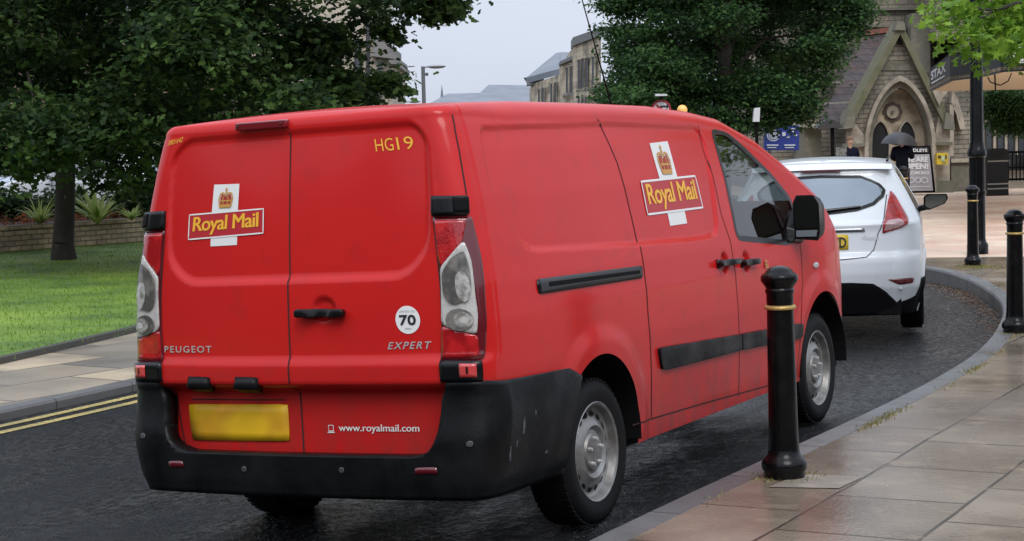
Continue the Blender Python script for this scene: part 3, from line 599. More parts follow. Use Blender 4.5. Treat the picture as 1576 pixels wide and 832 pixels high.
# ------------------------------------------------------------------ wheels
def make_wheel(x, y, z, s, parent, r=.326, w=.205, rim_r=.222, holes=16, style='steel'):
    wh = MB(); pr = [(r-.10, -w/2), (r-.03, -w/2-.004), (r-.006, -w/2+.018), (r, -w/2+.04), (r, w/2-.04), (r-.006, w/2-.018), (r-.03, w/2+.004), (r-.062, w/2+.006), (r-.10, w/2-.004)]
    wh.lathe([(a, b*s) for a, b in pr], 48, axis='x')
    for i in range(56):   # tread blocks
        a = i*2*math.pi/56
        for q_ in (-.065, -.02, .025, .068):
            c, sn = math.cos(a), math.sin(a); t = .011
            wh.add([(q_*s+dx, (r+dr)*c-dt*sn, (r+dr)*sn+dt*c) for dx in (-.018, .018) for dr, dt in ((-.004, -t), (.004, -t), (.004, t), (-.004, t))], [(0, 1, 2, 3), (7, 6, 5, 4), (1, 5, 6, 2), (0, 3, 7, 4), (0, 4, 5, 1), (3, 2, 6, 7)])
    o = wh.build('wheel', rubber, parent, smooth=True); o.location = (x, y, z)
    rm = MB(); f = w/2-.012
    if style == 'steel':
        rm.lathe([(rim_r+.006, s*(f+.004)), (rim_r, s*(f+.010)), (rim_r-.010, s*(f+.004)), (rim_r-.020, s*(f-.028)), (rim_r-.040, s*(f-.040)), (.150, s*(f-.022)), (.130, s*(f-.008)), (.118, s*(f-.004)), (.098, s*(f-.020)), (.088, s*(f-.018)), (.080, s*(f-.006)), (.040, s*(f-.002)), (.0, s*(f-.001))], 48, axis='x')
    else:
        rm.lathe([(rim_r+.006, s*(f+.004)), (rim_r, s*(f+.010)), (rim_r-.012, s*(f+.002)), (rim_r-.022, s*(f-.05)), (.05, s*(f-.06)), (0, s*(f-.06))], 40, axis='x')
        for i in range(10):
            a = i*2*math.pi/10; c, sn = math.cos(a), math.sin(a); rm.tube((s*(f-.012), .03*c, .03*sn), (s*(f-.006), (rim_r-.01)*c, (rim_r-.01)*sn), .020, .016, 6)
        rm.lathe([(.05, s*(f-.03)), (.045, s*(f-.002)), (0, s*(f))], 16, axis='x')
    rim = rm.build('rim', steel, o, smooth=True)
    if style == 'steel':
        hm = MB()
        for i in range(holes):
            a = (i+.5)*2*math.pi/holes; c, sn = math.cos(a), math.sin(a); rr = .171; e = []
            for k in range(10):
                t = k*2*math.pi/10; dr = .013*math.cos(t); dt = .020*math.sin(t); e.append((s*(f-.0255-(dr)*.35), (rr+dr)*c-dt*sn, (rr+dr)*sn+dt*c))
            hm.add(e, [tuple(range(10))])
        hm.build('vent_hole', matt_black, rim)
        for i in range(5):
            a = i*2*math.pi/5+.3; b = MB(); b.tube((s*(f-.012), .060*math.cos(a), .060*math.sin(a)), (s*(f+.012), .060*math.cos(a), .060*math.sin(a)), .011, .008, 6); b.build('bolt', chrome, rim)
    return o
for s in (1, -1):
    for y in (1.035, 4.157): make_wheel(s*(.895-.1025) if y < 3 else s*.79, y, .326, s, VAN)
# ------------------------------------------------------------------ small hatchback (used for the white car and for the far parked cars)
class Skin: pass
CS = Skin()
cWZ = ([.15, .25, .40, .60, .75, .88, .96, 1.05, 1.15, 1.28, 1.38, 1.48], [.78, .81, .848, .862, .864, .858, .838, .795, .745, .675, .615, .55])
cHY = ([0, .30, .45, .65, 1.0, 1.5, 2.0, 2.35, 2.7, 3.05, 3.35, 3.7, 3.86, 3.95], [1.395, 1.415, 1.43, 1.452, 1.475, 1.488, 1.465, 1.37, 1.20, 1.02, .96, .86, .74, .56])
cRC, cUC = .24, .62
def c_plan(y): return (1-.045*np.exp(-np.maximum(y, 0)/.5))*(1-.26*np.clip((y-3.0)/.95, 0, 1)**2.3)
def c_side(y, z): return ip(z, *cWZ)*c_plan(y)
def c_rear(z): return ip(z, [.15, .25, .40, .52, .62, .665, .69, .75, .88, .93, .955, .985, 1.10, 1.25, 1.395], [.10, .06, .0, -.01, .0, .012, .045, .055, .075, .07, .11, .135, .235, .355, .455])
def cP(u, z, extra=0.0):
    u = np.asarray(u, float); z = np.asarray(z, float); u, z = np.broadcast_arrays(u, z); sg = np.where(u < 0, -1., 1.); a = np.abs(u)
    yr = c_rear(z); w0 = c_side(.2+yr*0, z); rc = np.minimum(cRC, w0*.5); xc = w0-rc
    xr = a/cUC*xc; bul = .13*(xr/.8)**2.2; yc = yr+.13*(xc/.8)**2.2; y1 = yc+rc; ph = np.clip((a-cUC)/(1-cUC), 0, 1)*np.pi/2
    sk = 1.1; slope = .0
    xk = xc+rc*np.sin(ph); yk = yc+rc*(1-np.cos(ph)); ya = a-1; ys = np.where(ya < sk, y1+ya*(sk-y1)/sk, ya)
    xs = np.where(ys < .2, w0, c_side(np.maximum(ys, .2), z))
    x = np.where(a <= cUC, xr, np.where(a <= 1, xk, xs)); y = np.where(a <= cUC, yr+bul, np.where(a <= 1, yk, ys))
    nx = np.where(a <= cUC, 0, np.where(a <= 1, np.sin(ph), 1.)); ny = np.where(a <= cUC, -1., np.where(a <= 1, -np.cos(ph), 0)); d = -np.asarray(extra, float)
    # wheel arch flare and shoulder line
    for cy, Rr in ((.70, .335), (3.19, .335)): d = d-np.where(a > 1.02, .022*(1-sstep(Rr+.02, Rr+.09, np.hypot(y-cy, z-.31))), 0)
    return np.stack([(x-nx*d)*sg, y-ny*d, z], -1)
def c_grid(sg=1, nside=170, nv=70):
    us = np.concatenate([np.linspace(0, cUC, 34)[:-1], np.linspace(cUC, 1, 16)[:-1], np.linspace(1, 4.95, nside)]); zn = np.linspace(.17, 1.36, nv); nt_, nr = 6, 12
    pts = np.zeros((nv+nt_+nr, len(us), 3)); UZ = np.zeros((nv+nt_+nr, len(us), 2)); yy = cP(us, np.full(us.shape, 1.30))[:, 1]; yy = np.where(us < 1, np.minimum(yy, .75), yy)
    Hy = ip(yy, *cHY); rt = .05; Hs = Hy-.035-rt; zk = np.minimum(.95, Hs-.12)
    for i, z in enumerate(zn):
        zz = np.where(z <= zk, z, zk+(z-zk)*(Hs-zk)/(1.36-zk)); pts[i] = cP(us, zz); UZ[i, :, 0] = us; UZ[i, :, 1] = zz
    top = cP(us, Hs); tx = top[:, 0]; sw = np.interp(1., us, tx); f = np.where(us >= 1, 1., np.clip(tx/sw, 0, 1)); W1 = np.where(us >= 1, tx, sw); k = nv; bl = np.clip((1.4-us)/.4, 0, 1)
    for j in range(1, nt_+1):
        th = j/nt_*R(78); pts[k] = np.stack([(W1-rt+rt*np.cos(th))*f, top[:, 1]+.04*(1-np.cos(th))*bl, Hs+rt*np.sin(th)], -1); UZ[k, :, 0] = us; UZ[k, :, 1] = 9; k += 1
    X0 = W1-rt+rt*np.cos(R(78)); Z0 = Hs+rt*np.sin(R(78)); y0 = pts[k-1][:, 1].copy()
    for j in range(1, nr+1):
        t = j/nr; pts[k] = np.stack([X0*(1-t)*f, y0+.12*t*bl, Z0+(Hy-Z0)*(1-(1-t)**2)], -1); UZ[k, :, 0] = us; UZ[k, :, 1] = 9; k += 1
    return us, pts, UZ
car_white = droplets(grime(mat('white_car_paint', (.72, .75, .78), .25, coat=.5), .2, .6, (.22, .21, .20), .5), 80, .3)
sky_glass = mat('rear_window_glass', (.25, .28, .30), .05, 1, var=[(1.6, (.20, .23, .25), .4, .6)])
dark_glass = mat('dark_car_glass', (.035, .042, .046), .04, .35, coat=1, spec=1)
def make_car(name, paint_m, label, detail=True):
    C = empty(name, (0, 0, 0), 0, label, 'car')
    V, Nn, U, F = skin_arrays(c_grid if detail else (lambda sg: c_grid(sg, 110, 40))); alive = np.ones(len(F), bool); sm = np.abs(U[:, 0]) > 1.02
    for cy in (.70, 3.19): sd = np.where(sm & (V[:, 2] < .9), np.hypot(V[:, 1]-cy, V[:, 2]-.31)-.335, 1.); alive = snap_cut(V, F, alive, sd, 1, 2, centre=(cy, .31, .335))
    part_from('body', V, Nn, F, alive, paint_m, C)
    mb = MB(); mb.box(-.66, .66, .12, 3.8, .17, .30)
    for cy in (.70, 3.19):
        for s in (1, -1):
            n = 16; vs = [(x, cy+.335*math.cos(math.pi*(-.1+1.2*i/n)), .31+.335*math.sin(math.pi*(-.1+1.2*i/n))) for x in (.55*s, .84*s) for i in range(n+1)]
            mb.add(vs, [(i, i+1, n+2+i, n+1+i) for i in range(n)]); mb.add(vs[:n+1], [tuple(range(n+1))])
    mb.build('underbody', matt_black, C)
    # glazing
    patch('rear_window', cP, [(x, z) for x, z in ((.55, 1.330), (.64, 1.295), (.695, 1.257), (.715, 1.205), (.668, 1.15), (.547, 1.085), (.35, 1.04), (.0, 1.012))]+[(-x, z) for x, z in ((.35, 1.04), (.547, 1.085), (.668, 1.15), (.715, 1.205), (.695, 1.257), (.64, 1.295), (.55, 1.330))]+[(0, 1.342)], .006, sky_glass, C, .03, rnd=.02)
    ribbon('window_seal', cP, [(0, 1.332), (.54, 1.320), (.63, 1.287), (.683, 1.25), (.700, 1.205), (.656, 1.155), (.54, 1.095), (.35, 1.05), (0, 1.022), (-.35, 1.05), (-.54, 1.095), (-.656, 1.155), (-.70, 1.205), (-.683, 1.25), (-.63, 1.287), (-.54, 1.32)], .024, .0085, gloss_black, C, closed=True)
    for s in (1, -1):
        q = lambda l: [(s*a, b) for a, b in l]
        patch('side_window', cP, q([(1.62, 1.02), (1.35, 1.24), (1.75, 1.34), (2.7, 1.375), (3.0, 1.34), (3.62, 1.02), (3.55, .975), (2.2, .955)]), .004, dark_glass, C, .05, rnd=.03)
    yw = np.linspace(2.30, 3.12, 9)
    mesh_obj('windscreen', [(x*(.50+.20*(y-2.3)), y, ip(y, *cHY)+.006-.03*abs(x)**2*(1)) for y in yw for x in np.linspace(-1, 1, 9)], [(j*9+i, j*9+i+1, (j+1)*9+i+1, (j+1)*9+i) for j in range(8) for i in range(8)], dark_glass, C, smooth=True)
    for s in (1, -1):
        q = lambda l: [(s*a, b) for a, b in l][::s]
        tl = patch('tail_light', cP, q([(.754, 1.205), (.772, 1.16), (.792, .97), (.775, .925), (.71, .895), (.534, .845), (.558, .93), (.68, 1.11)]), .010, lens_red, C, .02, .012, rnd=.02)
        if detail: patch('clear_lens', cP, q([(.548, .866), (.60, .955), (.71, .970), (.745, .93), (.70, .900)]), .0145, mat('pale_pink_lens', (.42, .25, .25), .15, coat=1) if s == 1 else bpy.data.materials['pale_pink_lens'], tl, .02, rnd=.02)
        fr = [(s*(.99+a*.115), b) for a, b in shrink_round([(-1, .975), (-.6, .945), (.7, 1.0), (1, 1.05), (.9, 1.095), (-.7, 1.10), (-1, 1.07)], .03, 4)]
        mb = MB(); mb.prism([(x, 2.28, z) for x, z in fr], [(s*.99+(x-s*.99)*.7, 2.42, 1.03+(z-1.03)*.75) for x, z in fr]); mb.tube((s*.80, 2.42, .95), (s*.93, 2.36, .98), .03, .03, 8)
        mi = mb.build('mirror', gloss_black if detail else paint_m, C, bevel=.012)
        if detail: mesh_obj('mirror_glass', [(s*.99+(x-s*.99)*.86, 2.275, 1.03+(z-1.03)*.82) for x, z in fr], [tuple(range(len(fr)))], bpy.data.materials['mirror_glass'], mi)
        for cy in (.70, 3.19): make_wheel(s*.745, cy, .305, s, C, r=.305, w=.19, rim_r=.205, style='alloy')
    if detail:
        bl = patch('lower_bumper', cP, [(x, z) for x, z in ((1.42, .160), (1.36, .34), (1.25, .46), (1.05, .465), (.965, .44), (.89, .315), (.70, .262), (.582, .361), (.458, .436), (.26, .448))]+[(-x, z) for x, z in ((.26, .448), (.458, .436), (.582, .361), (.70, .262), (.89, .315), (.965, .44), (1.05, .465), (1.25, .46), (1.36, .34), (1.42, .160))], .008, matt_black, C, .03, .01, rnd=.012)
        for s in (1, -1): patch('bumper_reflector', cP, [(s*a, b) for a, b in ((.581, .468), (.828, .475), (.812, .43), (.683, .42))][::s], .006, lens_dark, C, .02, .006, rnd=.015)
        ribbon('tailgate_gap', cP, [(-.70, 1.165), (-.50, .848), (-.457, .714), (-.396, .658), (-.173, .641), (.173, .641), (.396, .658), (.457, .714), (.50, .848), (.70, 1.165)], .008, .002, bpy.data.materials.get('grey_gap') or mat('grey_gap', (.06, .06, .065), .8), C)
        if 0: ribbon('bumper_crease', cP, [(.05, .56), (.5, .56), (.9, .55)], .006, .001, bpy.data.materials.get('crease_grey') or mat('crease_grey', (.45, .46, .48), .4), C)
        patch('plate_trim', cP, [(-.39, .866), (.39, .870), (.385, .898), (-.385, .895)], .012, mat('chrome_trim', (.32, .33, .34), .25, .9), C, .03, .012, rnd=.005)
        pl = patch('number_plate', cP, [(-.28, .722), (.242, .722), (.242, .848), (-.28, .848)], .006, mat('yellow_plate', (.68, .46, .03), .4), C, .05, .006, rnd=.008)
        text_on('lettering', cP, 'VWD', .012, .222, .742, .826, .012, dk, pl, fat=.012)
        text_on('badge', cP, 'Fiesta', .355, .505, .797, .830, .004, chrome, C, shear=.35, bold=.012)
        mb = MB(); w0 = cP(.02, 1.0, .022); w1 = cP(-.10, 1.0, .03); mb.path([cP(-.28, 1.02, .02), cP(.02, 1.045, .026), cP(.40, 1.075, .024)], [.016, .014, .008], 8); mb.build('rear_wiper', gloss_black, C)
        mb = MB(); sp = [(-.60, 1.40), (-.30, 1.42), (.30, 1.42), (.60, 1.40)]
        zz = np.linspace(-1, 1, 15); 
        v = [(x*.60, .40+.07*x*x, 1.390-.012*x*x) for x in zz]+[(x*.60, .52+.07*x*x, 1.438-.02*x*x) for x in zz]+[(x*.60, .50+.07*x*x, 1.372-.012*x*x) for x in zz]
        n = 15; mb.add(v, [(i, i+1, n+i+1, n+i) for i in range(n-1)]+[(i+1, i, 2*n+i, 2*n+i+1) for i in range(n-1)]); sp = mb.build('spoiler', paint_m, C, smooth=True)
        mb = MB(); mb.box(-.17, .17, .388, .41, 1.372, 1.386); mb.build('brake_light', lens_dark, C, bevel=.003)
        for s in (1, -1): mb = MB(); mb.path([(s*.56, .62, 1.448), (s*.575, 1.2, 1.478), (s*.56, 2.0, 1.46)], .010, 6); mb.build('roof_channel', gloss_black, C)
        mb = MB(); mb.ball(tuple(cP(.70, .386, .004)), .014, 6); mb.build('parking_sensor', mat('white_sensor', (.5, .52, .55), .3), C)
    return C
car = make_car('parked_car', car_white, 'white hatchback parked in front of the red van, its yellow plate half hidden')
car.location = (-.573, 8.639, .035); car.rotation_euler = (0, -.01, .272); car.scale = (1.01, 1.01, 1.02)
# ------------------------------------------------------------------ ground, road, pavements, lawn
PZ = .13
KR = [(1.17, -14), (1.17, -4), (1.17, .3), (1.17, 1.48), (1.20, 2.88), (1.22, 4.06), (1.21, 5.48), (1.13, 6.95), (.94, 8.4), (.62, 10.15), (.30, 11.4), (-.08, 12.51), (-.42, 13.4), (-.76, 14.17), (-1.15, 14.95), (-1.6, 15.6), (-2.2, 16.3), (-3.1, 17.3), (-4.4, 19.8), (-7, 26), (-13, 40), (-32, 75)]
KL = [(-4.1, -14), (-4.4, -4), (-4.60, 1.0), (-4.63, 3.08), (-4.72, 4.6), (-5.0, 7.2), (-5.6, 10.2), (-6.6, 13.5), (-8.6, 18), (-11.5, 24), (-16, 32), (-24, 46), (-45, 80)]
def resample(l, n):
    p = np.array(l, float); d = np.r_[0, np.cumsum(np.hypot(*np.diff(p, axis=0).T))]; t = np.linspace(0, d[-1], n)
    # smooth through the points
    q = np.stack([np.interp(t, d, p[:, k]) for k in (0, 1)], -1)
    for _ in range(6): q[1:-1] = (q[:-2]+2*q[1:-1]+q[2:])/4
    return q
KRs = resample(KR, 420); KLs = resample(KL, 420)
def offset(l, w):
    t = np.gradient(l, axis=0); t /= np.hypot(t[:, 0], t[:, 1])[:, None]; return l+np.stack([t[:, 1], -t[:, 0]], -1)*w   # +w: to the right of travel
def rz(x): return .028*np.clip(x, -2.6, 1.25)
def struct(o): o['kind'] = 'structure'; return o
def strip(name, A, B, za, zb, m, n=1):
    k = len(A); rows = []
    for j in range(n+1):
        t = j/n; q = A*(1-t)+B*t; z = (za(q) if callable(za) else za)*(1-t)+(zb(q) if callable(zb) else zb)*t; rows.append(np.c_[q, np.broadcast_to(z, k)])
    return struct(mesh_obj(name, np.concatenate(rows), [(j*k+i, (j+1)*k+i, (j+1)*k+i+1, j*k+i+1) for j in range(n) for i in range(k-1)], m))
def wet_asphalt(name):
    m = bpy.data.materials.new(name); m.use_nodes = True; t = m.node_tree; b = t.nodes['Principled BSDF']; N = t.nodes.new; L = t.links.new; tc = N('ShaderNodeTexCoord').outputs['Object']
    def noise(s, d=5, rg=.5, sc=None):
        n = N('ShaderNodeTexNoise'); n.inputs['Scale'].default_value = s; n.inputs['Detail'].default_value = d; n.inputs['Roughness'].default_value = rg
        if sc: mp = N('ShaderNodeMapping'); mp.inputs['Scale'].default_value = sc; mp.inputs['Rotation'].default_value = (0, 0, .2); L(tc, mp.inputs[0]); L(mp.outputs[0], n.inputs[0])
        else: L(tc, n.inputs[0])
        return n.outputs[0]
    def rng(x, a, b_, c=0, d=1): r = N('ShaderNodeMapRange'); r.inputs[1].default_value = a; r.inputs[2].default_value = b_; r.inputs[3].default_value = c; r.inputs[4].default_value = d; L(x, r.inputs[0]); return r.outputs[0]
    def mth(op, x, y): k = N('ShaderNodeMath'); k.operation = op; (L(x, k.inputs[0]) if not isinstance(x, float) else setattr(k.inputs[0], 'default_value', x)); (L(y, k.inputs[1]) if not isinstance(y, float) else setattr(k.inputs[1], 'default_value', y)); return k.outputs[0]
    v = N('ShaderNodeTexVoronoi'); v.inputs['Scale'].default_value = 48; L(tc, v.inputs[0])
    big = noise(1.3, 6, .55, (1, .45, 1)); mid = noise(13, 5, .6); chip = rng(v.outputs['Distance'], .45, .12)
    x = N('ShaderNodeMix'); x.data_type = 'RGBA'; x.inputs[6].default_value = (.009, .0095, .0105, 1); x.inputs[7].default_value = (.11, .11, .112, 1); L(mth('MULTIPLY', chip, rng(mid, .42, .68)), x.inputs[0])  # pale stone chips; their bright colour also stands for wet glints
    L(x.outputs[2], b.inputs['Base Color']); sy = N('ShaderNodeSeparateXYZ'); L(tc, sy.inputs[0]); pool = rng(sy.outputs['Y'], 2.5, 9.0, 0, .16); big = mth('ADD', big, pool); wet = rng(big, .44, .57); L(rng(wet, 0, 1, .50, .26), b.inputs['Roughness'])
    hgt = mth('ADD', mth('MULTIPLY', chip, .9), mth('MULTIPLY', mid, .7)); bp = N('ShaderNodeBump'); bp.inputs['Strength'].default_value = 1; bp.inputs['Distance'].default_value = .022; L(hgt, bp.inputs['Height']); L(bp.outputs[0], b.inputs['Normal'])
    # film of water over the low spots
    b.inputs['Coat Roughness'].default_value = .20; L(mth('MULTIPLY', rng(noise(30, 4, .6, (1, .5, 1)), .44, .60, .05, 1), rng(big, .42, .70, .12, 1.0)), b.inputs['Coat Weight']); b2 = N('ShaderNodeBump'); b2.inputs['Strength'].default_value = 1; b2.inputs['Distance'].default_value = .022
    L(mth('ADD', mid, mth('MULTIPLY', noise(38, 4, .6), .9)), b2.inputs['Height']); L(b2.outputs[0], b.inputs['Coat Normal']); b.inputs['Coat IOR'].default_value = 1.45; b.inputs['Specular IOR Level'].default_value = .12
    return m
def yi_(y): return int(np.argmin(abs(KRs[:, 1]-y)))
asph = wet_asphalt('wet_asphalt')
soil = mat('rough_ground', (.05, .055, .035), .9, var=[(.5, (.03, .045, .02), .4, .6)])
g = struct(mesh_obj('ground', [(-1500, -400, -.35), (1500, -400, -.35), (1500, 2500, -.35), (-1500, 2500, -.35)], [(0, 1, 2, 3)], soil))
road = strip('road', KLs, KRs, lambda q: rz(q[:, 0]), lambda q: rz(q[:, 0]), asph, 24)
for i, v in enumerate(road.data.vertices): v.co.z = float(rz(v.co.x))
kerb_m = brick_mat('kerb_stone', (.105, .105, .105), (.15, .148, .145), (.03, .03, .028), .92, 3.0, .008, (.25, .6), rot=math.pi/2, offset=0, noise=(9, (.09, .09, .085), .45, .7, .7))
def kerb(name, l, w, ztop, zbot):
    o1 = offset(l, .012*np.sign(w)); o2 = offset(l, w); k = len(l)
    zb = rz(l[:, 0])-.03 if zbot is None else zbot; rows = [np.c_[l, np.broadcast_to(zb, k)], np.c_[l, np.full(k, ztop-.018)], np.c_[o1, np.full(k, ztop+.002)], np.c_[o2, np.full(k, ztop+.002)], np.c_[o2, np.full(k, ztop-.05)]]
    f = [(j*k+i, (j+1)*k+i, (j+1)*k+i+1, j*k+i+1) for j in range(4) for i in range(k-1)]
    return struct(mesh_obj(name, np.concatenate(rows), f, kerb_m))
kerb('kerb', KRs, .15, PZ, None); kerb('kerb', KLs, -.14, -.002, None)
slab = brick_mat('wet_paving_slabs', (.20, .165, .125), (.29, .245, .19), (.045, .037, .029), .78, .60, .010, (.08, .30), rot=math.pi/2, noise=(1.2, (.115, .088, .064), .40, .62, .85), noise2=(5.5, (.31, .25, .18), .54, .72, .6), bumpd=.008, grain=(45, .22))
slab2 = brick_mat('buff_plaza_blocks', (.66, .50, .36), (.74, .60, .46), (.46, .36, .27), .42, .30, .007, (.35, .6), rot=.3, noise=(.5, (.56, .36, .27), .45, .60, .75), bumpd=.003)
def flat(name, poly, z, m):
    pts = [Vector((x, y, 0)) for x, y in poly]; tr = tessellate_polygon([pts]); return struct(mesh_obj(name, [(x, y, z) for x, y in poly], [tuple(a) for a in tr], m))
KI = offset(KRs, .148)
def yi(y): return int(np.argmin(abs(KI[:, 1]-y)))
sp = yi(17.2)
flat('pavement', [tuple(p) for p in KI[:sp]]+[(3.5, 18.6), (14, 20.5), (14, -14)], PZ, slab)
flat('plaza', [tuple(p) for p in KI[sp-1:]]+[(60, 75), (60, 26), (14, 20.5), (3.5, 18.6)], PZ-.003, slab2)
# left side: pavement, edging, lawn up to the planter wall
LE = resample([(-5.2, -14), (-5.9, -2), (-6.45, 4), (-6.62, 5.15), (-7.2, 7.6), (-8.4, 11.5), (-10.6, 17), (-15, 26), (-24, 40), (-48, 76)], 420)
slab3 = brick_mat('left_paving_slabs', (.15, .135, .115), (.44, .35, .235), (.05, .045, .035), 1.15, .75, .014, (.4, .7), rot=math.pi/2+.12, noise=(1.1, (.17, .15, .12), .42, .60, .8), bumpd=.008)
strip('pavement', LE, offset(KLs, -.138), .0, 0., slab3)
strip('lawn_edging', offset(LE, -.09), offset(LE, .0), .055, .055, mat('edging_stone', (.05, .048, .042), .7, bump=(30, .4)))
strip('lawn_edging', offset(LE, .0), offset(LE, .004), .055, -.02, bpy.data.materials['edging_stone'])
WLn = resample([(-22, -14), (-18.6, 4), (-16.95, 16.06), (-16.43, 18.95), (-16.6, 24), (-20, 36), (-34, 56), (-60, 90)], 420)
grass_m = mat('mown_lawn', (.120, .205, .022), .75, var=[(1.6, (.045, .10, .012), .40, .60), (30, (.14, .235, .026), .5, .7), (.45, (.18, .27, .028), .48, .66)], bump=(60, .8, 6))
lawn = strip('lawn', WLn, offset(LE, -.088), .20, .045, grass_m, 10)
tuft_m = leaf_mat('grass_blades', (.075, .15, .013), (.24, .37, .045), .6, .4)
def blades(name, P3, h, w, m, lean=.5, dens=None):
    n = len(P3); h = h*RNG.uniform(.5, 1.2, n); a = RNG.uniform(0, 2*math.pi, n); dx = np.cos(a)*w; dy = np.sin(a)*w; la = RNG.uniform(0, 2*math.pi, n); ll = h*lean*RNG.uniform(.2, 1, n)
    v = np.stack([P3+np.stack([dx, dy, dx*0], -1), P3-np.stack([dx, dy, dx*0], -1), P3+np.stack([np.cos(la)*ll, np.sin(la)*ll, h], -1)], 1).reshape(-1, 3)
    o = mesh_obj(name, v, np.arange(3*n).reshape(-1, 3), m); at_ = o.data.attributes.new('tint', 'FLOAT', 'POINT'); at_.data.foreach_set('value', np.repeat(RNG.uniform(0, 1, n), 3).astype(np.float32)); return o
# blades where the lawn is in view
idx = RNG.integers(58, 150, 46000); tt = RNG.uniform(0, 1, 46000)**.8; A = WLn[idx]; B = offset(LE, -.09)[idx]; Q = A*(1-tt)[:, None]+B*tt[:, None]+RNG.normal(0, .12, (46000, 2)); zz = .20*(1-tt)+.045*tt
tag(blades('grass', np.c_[Q, zz-.004], .036, .006, tuft_m), 'short mown green grass of the lawn left of the van', 'grass', kind='stuff')
# double yellow lines
ymat = mat('yellow_road_paint', (.46, .36, .11), .5, var=[(40, (.06, .055, .045), .50, .66), (3, (.26, .21, .08), .42, .66)], bump=(60, .4))
for w in (.13, .33):
    a, b_ = offset(KLs, w), offset(KLs, w+.085); s = strip('yellow_line', a, b_, 0, 0, ymat)
    for v in s.data.vertices: v.co.z = float(rz(v.co.x))+.004
# grit and leaf litter washed into the bend of the gutter
lit = leaf_mat('litter', (.05, .03, .02), (.32, .20, .12), .7, .1); LT = []
for _ in range(1500):
    i = yi_(random.triangular(8.5, 15.8, 13.5)); c = offset(KRs, -abs(random.gauss(0, .13))-.02)[i]; LT.append((c[0]+random.gauss(0, .03), c[1]+random.gauss(0, .08)))
LT = np.array(LT); n_ = len(LT); a_ = RNG.uniform(0, 6.28, n_); r_ = RNG.uniform(.006, .022, n_)[:, None]; e1 = np.c_[np.cos(a_), np.sin(a_)]*r_; e2 = np.c_[-np.sin(a_), np.cos(a_)]*r_*.6; zz_ = rz(LT[:, 0])+.006
vv = np.stack([np.c_[LT+e1, zz_], np.c_[LT+e2, zz_+.004], np.c_[LT-e1, zz_], np.c_[LT-e2, zz_+.002]], 1).reshape(-1, 3); o = mesh_obj('leaf_litter', vv, np.arange(4*n_).reshape(-1, 4), lit); q_ = o.data.attributes.new('tint', 'FLOAT', 'POINT'); q_.data.foreach_set('value', np.repeat(RNG.uniform(0, 1, n_), 4).astype(np.float32)); tag(o, 'brown grit and leaf litter in the gutter of the curved kerb', 'litter', kind='stuff')
# weeds and moss in the kerb joint and round the bollards
moss_m = leaf_mat('weed_blades', (.10, .10, .02), (.34, .30, .12), .8, .3)
pts = []
for y, n in ((1.2, 30), (2.1, 90), (3.5, 260), (3.75, 220), (4.0, 120), (5.2, 60), (6.05, 200), (6.25, 160), (7.0, 80), (7.9, 60), (9.5, 90), (11, 60), (13, 80)):
    i = yi(y); c = KI[i]
    for _ in range(n//2): pts.append((c[0]+random.gauss(.01, .022), c[1]+random.gauss(0, .16), PZ))
BOL = [(1.45, 1.90), (1.09, 8.48), (-1.05, 15.91)]
for bx_, by_ in BOL:
    for _ in range(140):
        a = random.uniform(0, 6.3); r_ = random.uniform(.10, .20); pts.append((bx_+r_*math.cos(a), by_+r_*math.sin(a), PZ))
for _ in range(900):
    a = random.uniform(0, 6.3); r_ = abs(random.gauss(0, .22)); pts.append((-1.05+.15+r_*math.cos(a), 15.6+r_*math.sin(a), PZ))
tag(blades('weeds', np.array(pts), .015, .004, moss_m, 1.2), 'yellow green weeds and moss in the kerb joint', 'weeds', kind='stuff')
# unseen dark bank added behind and right of the viewpoint to darken reflections
hv = []; hn = 60
for j, (r_, z_) in enumerate(((24, .1), (27, 3.5), (31, 6.5), (36, 8.5), (44, 9.5))):
    for i in range(hn+1):
        a = math.radians(-168+218*i/hn); w_ = 1+.10*math.sin(i*1.7+j)+.06*math.sin(i*4.1+2*j); hv.append((4+r_*w_*math.cos(a), -2+r_*w_*math.sin(a), z_*(1+.22*math.sin(i*.9+j)+.12*math.sin(i*2.7))))
struct(mesh_obj('unseen_reflection_bank', hv, [(j*(hn+1)+i, j*(hn+1)+i+1, (j+1)*(hn+1)+i+1, (j+1)*(hn+1)+i) for j in range(4) for i in range(hn)], mat('reflection_bank_dark', (.03, .045, .02), .9, var=[(.4, (.09, .08, .06), .45, .6), (2, (.02, .03, .012), .45, .6)], bump=(1.5, 1, 6)), smooth=True))
# ------------------------------------------------------------------ bollards and the black lamp post
bol_m = mat('bollard_black_paint', (.003, .003, .0035), .22, spec=.22, bump=(35, .12), var=[(8, (.009, .009, .009), .5, .75)])
band_m = mat('bollard_gold_band', (.45, .30, .10), .45, .4, bump=(60, .2))
def bollard(x, y, label, s=1.0, lean=(0, 0), z=PZ):
    o = empty('bollard', (x, y, z), 0, label, 'bollard', 'black cast iron bollards along the pavement'); o.rotation_euler = (*lean, 0); o.scale = (s, s, s)
    MB().lathe([(.0, -.02), (.096, -.02), (.098, .03), (.108, .045), (.108, .070), (.098, .088), (.088, .10), (.078, .112), (.074, .14), (.070, .20), (.067, .5), (.063, .80)], 28).build('post', bol_m, o, smooth=True)
    MB().lathe([(.062, .800), (.073, .803), (.076, .811), (.073, .819), (.062, .822)], 28).build('gold_band', band_m, o, smooth=True)
    MB().lathe([(.062, .82), (.064, .845), (.064, .875), (.069, .884), (.069, .894), (.064, .902), (.072, .915), (.083, .930), (.088, .938), (.088, .958), (.081, .968), (.070, .974), (.062, .986), (.045, .999), (.020, 1.006), (.0, 1.008)], 28).build('cap', bol_m, o, smooth=True)
    return o
bollard(1.45, 1.90, 'nearest black bollard with gold band standing in front of the red van', 1.0, (0, -.012))
bollard(1.09, 8.48, 'black bollard at the right edge of the photo beside the curved kerb', .985)
